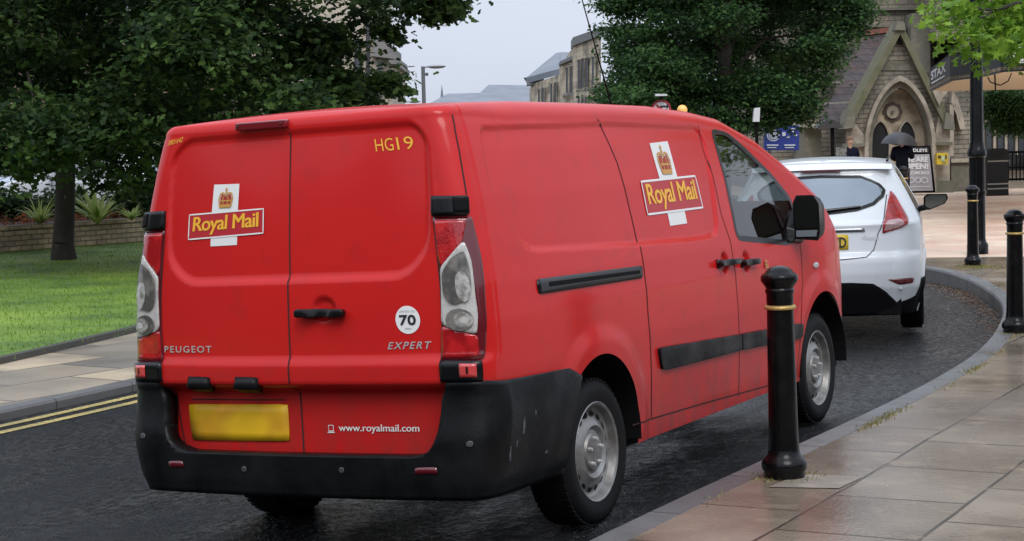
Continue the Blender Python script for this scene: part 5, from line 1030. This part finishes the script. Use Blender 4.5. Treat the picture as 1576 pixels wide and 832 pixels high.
# ------------------------------------------------------------------ signs and posts behind the van
def post_at(mb, px, D, ytop, r_=.035, zb=PZ): t_ = at(px, ytop, D); mb.tube((t_[0], t_[1], zb-.02), tuple(t_), r_, r_, 8)
BS = empty('blue_sign', tuple(gp(1202, 300, 44, PZ)), 0, 'blue notice board with white emblem behind the van windscreen', 'sign'); bluem = mat('sign_blue', (.012, .035, .24), .45)
pn = loc_to(slab_at('panel', rect(1176, 193, 1230, 231), 44, .05, bluem, None), BS); wpr = mat('white_print', (.55, .60, .70), .5)
mb = MB(); post_at(mb, 1183, 44.1, 192, .03); post_at(mb, 1223, 44.1, 192, .03); loc_to(mb.build('post', mat('post_grey', (.16, .17, .16), .6), None), BS)
mb = MB()
for rr in (9, 6): l = circle_poly(1190, 208, rr, rr*.95, 18); mb.path([at(a, b_, 43.99) for a, b_ in l+[l[0]]], .016, 4)
mb.prism(PP([(1186, 212), (1193, 212), (1194, 206), (1190, 203), (1186, 206)], 43.97), PP([(1186, 212), (1193, 212), (1194, 206), (1190, 203), (1186, 206)], 43.995)); loc_to(mb.build('emblem', wpr, None), BS)
mb = MB()
for x0, y0, x1, y1 in ((1204, 203, 1209, 209), (1211, 209, 1215, 212), (1219, 201, 1224, 203), (1222, 206, 1227, 209), (1180, 222, 1198, 224), (1181, 226, 1195, 227.5), (1207, 222, 1224, 224), (1208, 226, 1222, 227.5), (1217, 197, 1226, 198.5)): mb.prism(PP(rect(x0, y0, x1, y1), 43.97), PP(rect(x0, y0, x1, y1), 43.995))
loc_to(mb.build('print', wpr, None), BS)
NB = empty('notice_board', tuple(gp(1281, 300, 45, PZ)), 0, 'dark notice board with small pitched roof on a post left of the church porch', 'sign')
mb = MB(); post_at(mb, 1281, 45, 196, .05); loc_to(mb.build('post', matt_black, None), NB); mb = MB(); fr = PP([(1257, 197), (1298, 196), (1292, 188), (1283, 184), (1272, 184), (1264, 189)], 44.8); mb.prism(fr, [p+AWY*.6 for p in fr]); loc_to(mb.build('roof', mat('board_roof', (.035, .033, .035), .6), None), NB)
loc_to(slab_at('board', rect(1287, 226, 1303, 246), 44.9, .04, mat('grey_notice', (.20, .20, .19), .6, var=[(14, (.06, .06, .06), .45, .6)]), None), NB)
PL = empty('post_lamp', tuple(gp(1164, 300, 34, PZ)), 0, 'dark post with a small white box lamp under the leafy tree', 'lamp post'); mb = MB(); post_at(mb, 1164, 34, 164, .035); mb.box(0, 0, 0, 0, 0, 0); loc_to(mb.build('post', matt_black, None), PL); loc_to(slab_at('lamp_box', [(1159, 187), (1169, 187), (1170, 165), (1161, 166)], 33.9, .12, mat('white_box', (.55, .56, .57), .5), None), PL)
NT = empty('road_sign', tuple(gp(1018, 300, 34, PZ)), 0, 'round red and white no left turn sign showing over the van roof', 'sign'); mb = MB(); post_at(mb, 1018, 34, 148, .03); loc_to(mb.build('post', matt_black, None), NT)
loc_to(slab_at('red_ring', circle_poly(1018, 168, 15, 15, 32), 33.9, .02, mat('sign_red', (.30, .012, .02), .4), None), NT); loc_to(slab_at('white_face', circle_poly(1018, 168, 11.5, 11.5, 32), 33.89, .012, mat('sign_white', (.62, .62, .65), .4), None), NT)
loc_to(slab_at('arrow', [(1016, 176), (1019, 176), (1019, 165), (1026, 165), (1026, 168), (1030, 163.5), (1026, 159), (1026, 162), (1016, 162)][::-1], 33.884, .008, dk, None), NT); loc_to(slab_at('red_bar', [(1009, 162), (1011, 159.5), (1027, 174), (1025, 176.5)], 33.878, .006, bpy.data.materials['sign_red'], None), NT)
loc_to(slab_at('sign_light', [(1009, 147.5), (1027, 147), (1027, 144.5), (1009, 144)], 33.7, .2, mat('white_lamp', (.6, .62, .65), .4), None), NT)
BB = empty('crossing_beacon', tuple(gp(1050, 300, 34, PZ)), 0, 'amber globe crossing beacon just above the van roof', 'beacon'); c_ = at(1050, 169, 34); mb = MB(); mb.ball(tuple(c_), .098, 10); loc_to(mb.build('amber_globe', mat('amber_glass', (.80, .46, .14), .35, coat=.5, emit=((1, .5, .12), .25)), None, smooth=True), BB)
pole = MB(); zz = np.linspace(PZ, c_[2]-.10, 9)
for i in range(8): o_ = MB(); o_.tube((c_[0], c_[1], zz[i]), (c_[0], c_[1], zz[i+1]), .035, .035, 10); loc_to(o_.build('pole_band', wl if i % 2 else matt_black, None), BB)
def street_lamp(px, ytop, D, hx, label, s=1.0):
    t_ = at(px, ytop, D); e = empty('street_lamp', (t_[0], t_[1], 0), 0, label, 'street lamp', 'tall street lamps down the road'); gm = bpy.data.materials.get('galvanised_grey') or mat('galvanised_grey', (.12, .125, .13), .5)
    mb = MB(); mb.tube((0, 0, -.1), (0, 0, 1.2), .11*s, .10*s, 10); mb.tube((0, 0, 1.2), (0, 0, t_[2]+.05), .085*s, .075*s, 10); mb.build('pole', gm, e)
    h = at(hx, ytop-2, D)-np.array([t_[0], t_[1], 0]); mb = MB(); mb.path([(0, 0, t_[2]), tuple((h*[.5, .5, 0]+[0, 0, t_[2]+.06])), (h[0]*.8, h[1]*.8, h[2])], .035*s, 6); mb.ball(tuple(h), .42*s, 8, (abs(RGT[0])*1.0, abs(RGT[1])*1.0+.3, .20)); mb.build('lamp_head', mat('lamp_head_grey', (.30, .31, .33), .4) if 'lamp_head_grey' not in bpy.data.materials else bpy.data.materials['lamp_head_grey'], e, smooth=True)
    mb = MB(); mb.ball((RGT[0]*.14, RGT[1]*.14, t_[2]-.25), .07, 5); mb.build('sensor', gm, e)
street_lamp(651, 104, 70, 672, 'taller street lamp against the sky left of the far roofs'); street_lamp(619, 158, 105, 638, 'smaller farther street lamp just above the van roof')
# ------------------------------------------------------------------ far buildings
cream = rowstone('far_sandstone', (.60, .50, .37), (.52, .43, .32), (.32, .27, .20), .3, .8); grey_st = mat('grey_stone_trim', (.17, .165, .165), .85); slate = mat('grey_slate', (.15, .17, .20), .6, var=[(.6, (.18, .20, .235), .4, .6)])
FB = empty('stone_building', tuple(gp(870, 240, 110, 0)), 0, 'long sandstone building with slate hip roof and tall windows right of the sky gap', 'building')
def fb(*a): return loc_to(slab_at(*a, None), FB)
fb('wall', [(818, 240, 125), (866, 240, 116), (866, 113, 116), (818, 129, 125)], 120, 12, cream); fb('wall', [(864, 240, 114), (884, 240, 112), (884, 89, 112), (864, 97, 114)], 112, 14, cream); fb('wall', [(883, 240, 110), (925, 240, 104), (925, 55, 104), (883, 70, 110)], 107, 16, cream)
fb('parapet', [(882, 70, 109.5), (924, 54, 103.5), (924, 42, 103.5), (882, 57, 109.5)], 107, 4, grey_st); fb('parapet', [(862, 99, 113.6), (884, 90, 111.6), (884, 84, 111.6), (862, 94, 113.6)], 112, 3, grey_st)
mb = MB(); r4 = PP([(810, 119, 125), (866, 104, 118), (864, 80, 130), (856, 81, 131)], 120); mb.prism(r4, [p-[0, 0, .4] for p in r4]); r5 = PP([(864, 106, 116), (886, 92, 112), (886, 80, 124), (862, 80, 130)], 120); mb.prism(r5, [p-[0, 0, .4] for p in r5]); r6 = PP([(806, 119, 126), (836, 117, 124), (838, 126, 124), (812, 128, 126)], 120); mb.prism(r6, [p+AWY*1 for p in r6]); loc_to(mb.build('roof', slate, None), FB)
fb('dormer', [(811, 131, 124.6), (834, 129, 123.6), (834, 119, 123.6), (811, 120, 124.6)], 124, 2, grey_st); fb('string_course', [(866, 148, 113.4), (925, 134, 103.4), (925, 132, 103.4), (866, 146, 113.4)], 110, .4, grey_st)
for x0, y0, x1, y1, D_ in ((828, 138, 831, 158, 122), (834, 136, 837, 158, 121), (847, 130, 850, 158, 118.5), (853, 128, 856, 158, 117.5), (871, 105, 874, 143, 112.6), (877, 103, 880, 142, 112), (889, 93, 892.5, 136, 108.4), (895, 91, 898.5, 135, 107.5), (901, 90, 904.5, 134, 106.7), (911, 88, 914, 130, 105)):
    o = fb('window', [(x0, y1), (x1, y1-.7), (x1, y0-.7), (x0, y0)], D_-.25, .3, pane); fb('window_surround', [(x0-1, y0), (x1+1, y0-.9), (x1+1, y0-2.4), (x0-1, y0-1.5)], D_-.4, .4, grey_st)
for x in (889, 894.5, 900): l = [(x, 159), (x+3.4, 158.6), (x+3.4, 150), (x+1.7, 146), (x, 150.5)]; fb('arched_window', l, 108.0-(x-889)*.12-.25, .3, pane)
FR = empty('slate_roofed_hall', tuple(gp(740, 240, 150, 0)), 0, 'low hall with long grey slate roof and a thin spire above the van', 'building')
def frr(*a): return loc_to(slab_at(*a, None), FR)
frr('wall', [(650, 240), (822, 240), (822, 160), (650, 160)], 150, 20, cream)
mb = MB()
for l in ([(652, 164, 149), (730, 162, 149), (752, 142, 158), (688, 144, 158)], [(716, 164, 148), (826, 164, 148), (826, 131, 160), (752, 130, 160)]): r_ = PP(l, 150); mb.prism(r_, [p-[0, 0, .5] for p in r_])
loc_to(mb.build('roof', slate, None), FR)
sp_ = at(680, 148, 156); mb = MB(); mb.tube(tuple(sp_-[0, 0, 1]), tuple(at(680, 130, 156)), .26, .01, 8); loc_to(mb.build('spire', slate, None), FR)
LB = empty('victorian_building', tuple(gp(560, 240, 75, 0)), 0, 'tall cream stone building with corner bay behind the oak, left of the sky gap', 'building')
def lb(*a): return loc_to(slab_at(*a, None), LB)
lst = mat('pale_limestone', (.46, .40, .32), .85, var=[(1.5, (.36, .31, .25), .4, .7)], bump=(4, .3)); lsd = mat('grey_limestone', (.20, .19, .18), .85)
lb('wall', [(330, 260), (575, 260), (575, -60), (330, -60)], 78, 12, lst); lb('corner_bay', [(574, 260), (603, 260), (602, 84), (574, 80)], 75, 10, lst); lb('cornice', [(572, 86), (605, 90), (604, 82), (572, 76)], 74.6, 11, lsd); lb('cornice', [(598, 98), (608, 98), (608, 92), (598, 92)], 74.4, 11, lsd)
lb('parapet', [(575, 77), (598, 81), (598, 66), (575, 62)], 75, 9, lsd); lb('chimney', [(572, 64), (585, 66), (585, 36), (572, 34)], 77, 2, lsd); lb('drain_pipe', [(563, 200), (569, 200), (569, 20), (563, 20)], 75.4, .2, mat('pipe_dark', (.03, .03, .035), .6))
for x0, y0, x1, y1 in ((581, 95, 587, 150), (545, 60, 556, 110), (515, 60, 526, 110), (485, 60, 496, 110), (545, 130, 556, 150), (515, 128, 526, 148), (485, 128, 496, 148)):
    D_ = 74.9 if x0 > 575 else 77.9; w = lb('window', rect(x0, y0, x1, y1), D_, .3, pane); lb('window_sill', rect(x0-2, y1, x1+2, y1+2), D_-.15, .4, lsd)
lb('bay_pilaster', rect(589, 95, 592, 165), 74.8, .3, lsd); lb('balcony_floor', [(470, 170), (556, 168), (556, 164), (470, 166)], 75.5, 2.4, lsd)
mb = MB()
for x in range(490, 556, 5): mb.tube(at(x, 165, 75.6), at(x, 150, 75.6), .03, .03, 5)
mb.path([at(488, 150, 75.6), at(556, 149, 75.6)], .05, 5); loc_to(mb.build('balcony_rail', mat('iron_rail', (.03, .03, .035), .6), None), LB)
mb = MB(); r_ = PP([(470, 152, 76), (505, 120, 76), (540, 150, 76), (532, 151, 76), (505, 129, 76), (480, 153, 76)], 76); mb.prism(r_, [p+AWY*.6 for p in r_]); loc_to(mb.build('pediment', lst, None), LB)
# ------------------------------------------------------------------ planter, plants and parked cars at the left
PLt = empty('planter_wall', (-17, 17, .2), 0, 'low brick retaining wall of the flower bed behind the lawn', 'wall')
bw_m = brick_mat('planter_bricks', (.55, .41, .26), (.38, .28, .18), (.17, .14, .10), .26, .085, .012, (.75, .95), plane='FACE', noise=(2, (.12, .095, .07), .45, .65, .6), bumpd=.01)
wi = [i for i in range(70, 330)]; A = WLn[wi]; B = offset(WLn, -.28)[wi]; k = len(A); rows = [np.c_[A, np.full(k, .15)], np.c_[A, np.full(k, .56)], np.c_[offset(WLn, .03)[wi], np.full(k, .56)], np.c_[offset(WLn, .03)[wi], np.full(k, .62)], np.c_[B, np.full(k, .62)], np.c_[B, np.full(k, .15)]]
o = mesh_obj('wall', np.concatenate(rows), [(j*k+i, (j+1)*k+i, (j+1)*k+i+1, j*k+i+1) for j in range(5) for i in range(k-1)], bw_m); loc_to(o, PLt)
bed = strip('flower_bed', offset(WLn, -3.2), offset(WLn, -.28), .62, .57, mat('bed_soil', (.035, .022, .016), .9, bump=(20, 1)), 3)
flm = leaf_mat('bedding_flowers', (.10, .07, .02), (.60, .15, .05), .6, .2); cs = []
ii = [i for i in range(108, 150, 1)]
cs = [np.array([*offset(WLn, -random.uniform(.35, 1.0))[random.choice(ii)], .66]) for _ in range(170)]
tag(leaf_cloud('bedding_plants', cs, [(.2, .2, .07)]*len(cs), 7000, .055, flm, None, per=7, spread=.07, shape='diamond'), 'rusty orange bedding flowers along the top of the planter wall', 'flowers', kind='stuff')
hm_ = leaf_mat('low_shrub_leaves', (.012, .03, .012), (.07, .13, .03), .6, .3)
for n_, (px, py, D_, r_) in enumerate(((215, 318, 33, .7), (20, 330, 33, .5), (270, 320, 34, .8), (100, 328, 34, .5), (-60, 320, 34, .8))):
    q = at(px, py, D_); e = empty('shrub', (q[0], q[1], .6), 0, ['leafy green shrub in the flower bed beside the van tail light', 'small green shrub in the bed at the left photo edge', 'green shrub in the bed hidden behind the van', 'low green shrub in the bed behind the oak trunk', 'green shrub in the bed beyond the left photo edge'][n_], 'shrub'); leaf_cloud('foliage', [(0, 0, r_*.45)], [(r_, r_, r_*.55)], 3600, .08, hm_, e, per=12, spread=.12)
    MB().tube((0, 0, -.05), (0, 0, r_*.4), .03, .02, 6).build('stem', bark, e)
phm = leaf_mat('strap_leaves', (.22, .36, .07), (.66, .68, .28), .45, .5)
def strap_plant(px, py, D_, s, label):
    q = gp(px, py, D_, .6); e = empty('spiky_plant', tuple(q), 0, label, 'plant'); v = []; f = []
    for i in range(60):
        a = random.uniform(0, 6.28); l = s*random.uniform(.4, 1.15); w = .035*s; lean = random.uniform(.3, 1.5); c, sn = math.cos(a), math.sin(a); base = len(v)
        for j in range(6): t_ = j/5; x = l*lean*t_*.8; z = l*(t_-.50*lean*t_**2.2); ww = w*(1-t_**2)+.003; v += [(c*x-sn*ww, sn*x+c*ww, z), (c*x+sn*ww, sn*x-c*ww, z)]
        f += [(base+2*j, base+2*j+1, base+2*j+3, base+2*j+2) for j in range(5)]
    o = mesh_obj('leaves', v, f, phm, e); t_ = o.data.attributes.new('tint', 'FLOAT', 'POINT'); t_.data.foreach_set('value', np.repeat(RNG.uniform(0, 1, 60), 12).astype(np.float32))
strap_plant(150, 345, 30.3, .95, 'yellow green spiky plant just right of the oak trunk'); strap_plant(62, 345, 30.6, .62, 'yellow green spiky plant left of the oak trunk'); strap_plant(203, 346, 31.5, .4, 'small spiky plant beside the van tail light')
c1 = make_car('parked_car', mat('silver_blue_paint', (.38, .44, .52), .25, coat=.6), 'pale blue parked car glimpsed under the oak at the far left', False)
c1.location = tuple(gp(20, 300, 41, .28)); c1.rotation_euler = (0, 0, YAW+1.45); c2 = make_car('parked_car', mat('white_paint', (.62, .64, .66), .25, coat=.6), 'white parked car glimpsed behind the shrubs left of the van', False)
c2.location = tuple(gp(262, 300, 40, .28)); c2.rotation_euler = (0, 0, YAW+1.40)
bs = strip('side_street', offset(WLn, -14), offset(WLn, -3.3), .26, .26, asph)
hd_m = leaf_mat('far_leaves', (.018, .040, .018), (.05, .10, .035), .6, .3)
e = empty('hedge', (0, 0, 0), 0, 'dark hedge beyond the parked cars at the far left', 'hedge'); hl = [at(px, 262, 52) for px in range(-160, 480, 30)]; leaf_cloud('foliage', hl, [(.9, .9, 1.2)]*len(hl), 26000, .14, hd_m, e, per=14, spread=.25)
lh = empty('far_house', tuple(gp(80, 300, 62, .2)), 0, 'tan brick house glimpsed under the oak at the far left', 'house'); loc_to(slab_at('wall', [(-60, 300), (330, 300), (330, 20), (-60, 20)], 62, 8, mat('tan_brick', (.20, .14, .10), .9, var=[(2, (.14, .10, .08), .4, .6)]), None), lh); loc_to(slab_at('window', rect(100, 262, 125, 285), 61.9, .3, pane, None), lh); loc_to(slab_at('roof', [(-80, 24), (350, 24), (300, -60), (-30, -60)], 61.5, 9, slate, None), lh)
# trees beyond the canopy and behind the church
e = empty('dark_tree', (0, 0, 0), 0, 'dark leafy tree under the shop canopy at the right edge', 'tree'); ds = [(1528, 165), (1550, 150), (1575, 165), (1600, 150), (1545, 185), (1568, 190), (1595, 185), (1625, 170), (1530, 148)]; leaf_cloud('crown', [at(x, y, 47) for x, y in ds], [(.40, .40, .34)]*len(ds), 24000, .08, lime_m, e, per=20, spread=.14)
mb = MB(); mb.path([gp(1610, 300, 47, PZ), at(1606, 200, 47), at(1590, 150, 47)], [.12, .09, .03], 8); mb.build('trunk', bark, e)
# ------------------------------------------------------------------ people
skin_m = mat('skin', (.50, .30, .22), .55); hair_m = mat('short_hair', (.16, .09, .05), .8); coat_m = mat('navy_coat', (.008, .010, .020), .9, spec=.1, bump=(20, .3)); trou = mat('dark_trousers', (.015, .016, .02), .85)
def skinned(name, verts, edges, radii, m, parent, sub=2, root=0):
    me = bpy.data.meshes.new(name); me.from_pydata(verts, edges, []); o = bpy.data.objects.new(name, me); COL.objects.link(o); o.parent = parent
    md = o.modifiers.new('skin', 'SKIN'); md.use_smooth_shade = True
    for i, r_ in enumerate(radii): s = me.skin_vertices[0].data[i]; s.radius = r_ if isinstance(r_, tuple) else (r_, r_); s.use_root = (i == root)
    s = o.modifiers.new('sub', 'SUBSURF'); s.levels = s.render_levels = sub; me.materials.append(m); return o
def person(loc, rz, label, sc, woman=False):
    e = empty('person', loc, rz, label, 'person'); e.scale = (sc, sc, sc)
    # local: +y is where the person faces
    v = [(0, 0, .98), (0, 0, 1.15), (0, .01, 1.38), (0, .0, 1.50), (0, .01, 1.56), (0, .02, 1.68), (0, .02, 1.78)]; rad = [(.155, .11), (.15, .10), (.17, .105), .055, .055, (.075, .095), (.06, .07)]; ed = [(i, i+1) for i in range(6)]
    def add(p, r_, a): v.append(p); rad.append(r_); ed.append((a, len(v)-1)); return len(v)-1
    for s in (1, -1):
        h = add((s*.10, 0, .90), .095, 0); k = add((s*.11, .03+(.10 if s > 0 else -.02), .50), .062, h); a = add((s*.11, (.06 if s > 0 else -.12), .10), .042, k); add((s*.12, (.20 if s > 0 else .02), .04), (.045, .035), a)
        sh_ = add((s*.19, 0, 1.42), .06, 2)
        if woman: el = add((s*.25, .10, 1.20), .045, sh_); w = add((s*.10, .26, 1.34 if s > 0 else 1.15), .033, el)
        else: el = add((s*.26, -.04, 1.14), .045, sh_); w = add((s*.25, .08, .90), .032, el)
        add((v[w][0], v[w][1]+.05, v[w][2]+(-.06 if not woman else .04)), .03, w)
    rad = [(r_[0]*.62, r_[1]*.62) if isinstance(r_, tuple) and i < 3 else (r_*.6 if not isinstance(r_, tuple) and v[i][2] < 1.44 and r_ > .031 else r_) for i, r_ in enumerate(rad)]
    bd = skinned('body', v, ed, rad, skin_m, e)
    # clothing: jacket or coat, trousers, hair
    jv = [(0, 0, .80 if not woman else .72), (0, 0, 1.0), (0, 0, 1.18), (0, .01, 1.40), (0, .0, 1.535)]; jr = [(.19, .13) if not woman else (.27, .20), (.175, .125), (.172, .12), (.20, .135), (.085, .085)]; je = [(i, i+1) for i in range(4)]
    for s in (1, -1):
        p0 = (s*.195, 0, 1.42); jv.append(p0); jr.append(.095); i0 = len(jv)-1; je.append((3, i0))
        if woman: q = [(s*.26, .10, 1.20), (s*.12, .24, 1.32 if s > 0 else 1.16)]
        else: q = [(s*.27, -.04, 1.14), (s*.26, .07, .93)]
        for n_, qq in enumerate(q): jv.append(qq); jr.append(.075 if n_ == 0 else .06); je.append((i0 if n_ == 0 else len(jv)-2, len(jv)-1))
    skinned('coat' if woman else 'jacket', jv, je, jr, coat_m, e, root=1)
    tv = [(0, 0, .94)]; tr_ = [(.165, .118)]; te = []
    for s in (1, -1):
        for n_, (p, r_) in enumerate((((s*.10, 0, .86), .105), ((s*.11, .03+(.10 if s > 0 else -.02), .50), .074), ((s*.11, (.06 if s > 0 else -.12), .12), .058))): tv.append(p); tr_.append(r_); te.append((0 if n_ == 0 else len(tv)-2, len(tv)-1))
    skinned('trousers', tv, te, tr_, trou, e)
    mb = MB(); mb.ball((0, -.005, 1.745), .108, 10, (.92, 1.05, .95)); hr = mb.build('hair', hair_m, e, smooth=True)
    keep = MB()
    for s in (1, -1):
        mb = MB(); mb.tube((s*.12, (.20 if s > 0 else .0), .0), (s*.115, (.02 if s > 0 else -.16), .0), .055, .05, 8); mb.v = [(x, y, max(.0, z)) for x, y, z in mb.v]; mb.build('shoe', dk, e, smooth=True)
    if not woman:
        mb = MB(); mb.ball((0, .045, 1.685), .085, 10, (.86, .80, 1.12)); fc_ = mb.build('face', skin_m, e, smooth=True); mb = MB(); mb.ball((0, .12, 1.68), .018, 5, (.8, 1, 1.4)); mb.build('nose', skin_m, fc_, smooth=True)
        for s in (1, -1): mb = MB(); mb.ball((s*.032, .108, 1.71), .011, 5); mb.build('eye', dk, fc_, smooth=True); mb = MB(); mb.ball((s*.085, .015, 1.69), .022, 5, (.4, .8, 1.3)); mb.build('ear', skin_m, fc_, smooth=True)
        mb = MB(); mb.box(-.025, .025, .105, .118, 1.642, 1.650); mb.build('mouth', mat('lips', (.30, .10, .09), .6), fc_)
    return e
q = gp(1309, 300, 47, PZ); person(tuple(q), YAW+math.pi+.15, 'man with short hair in a dark jacket standing beyond the white car', .87)
q = gp(1389, 300, 42, PZ); person(tuple(q), YAW-.3, 'person in a long dark coat seen from behind under a grey umbrella', .89, True)
um = gp(1387, 300, 42.12, 0); ub = at(1387, 203, 42.12); UM = empty('umbrella', (um[0], um[1], ub[2]), YAW, 'grey umbrella held over the person in the long dark coat', 'umbrella')
UM.rotation_euler = (.0, .10, YAW); n = 16; v = [(0, 0, 0)]; f = []
for j in range(1, 7):
    t_ = j/6
    for i in range(n): a = i*2*math.pi/n; rr = .43*math.sin(t_*1.35)/math.sin(1.35)*(1 if i % 2 == 0 else 1-.05*t_); v.append((rr*math.cos(a), rr*math.sin(a), -.30*(1-math.cos(t_*1.35))/(1-math.cos(1.35))-(0 if i % 2 == 0 else -.015*t_)))
f += [(0, 1+i, 1+(i+1) % n) for i in range(n)]
for j in range(5): f += [(1+j*n+i, 1+(j+1)*n+i, 1+(j+1)*n+(i+1) % n, 1+j*n+(i+1) % n) for i in range(n)]
mesh_obj('canopy', v, f, mat('umbrella_grey', (.055, .058, .066), .55, bump=(20, .2)), UM, smooth=True)
mb = MB(); mb.tube((0, 0, .05), (0, 0, -.72), .007, .007, 6); mb.build('shaft', steel, UM); mb = MB(); mb.tube((0, 0, -.62), (0, 0, -.76), .016, .016, 8); mb.build('handle', matt_black, UM)
mb = MB()
for i in range(0, n, 2): a = i*2*math.pi/n; mb.path([(0, 0, -.02), (.22*math.cos(a), .22*math.sin(a), -.075), (.425*math.cos(a), .425*math.sin(a), -.295)], .004, 4)
mb.build('ribs', steel, UM)
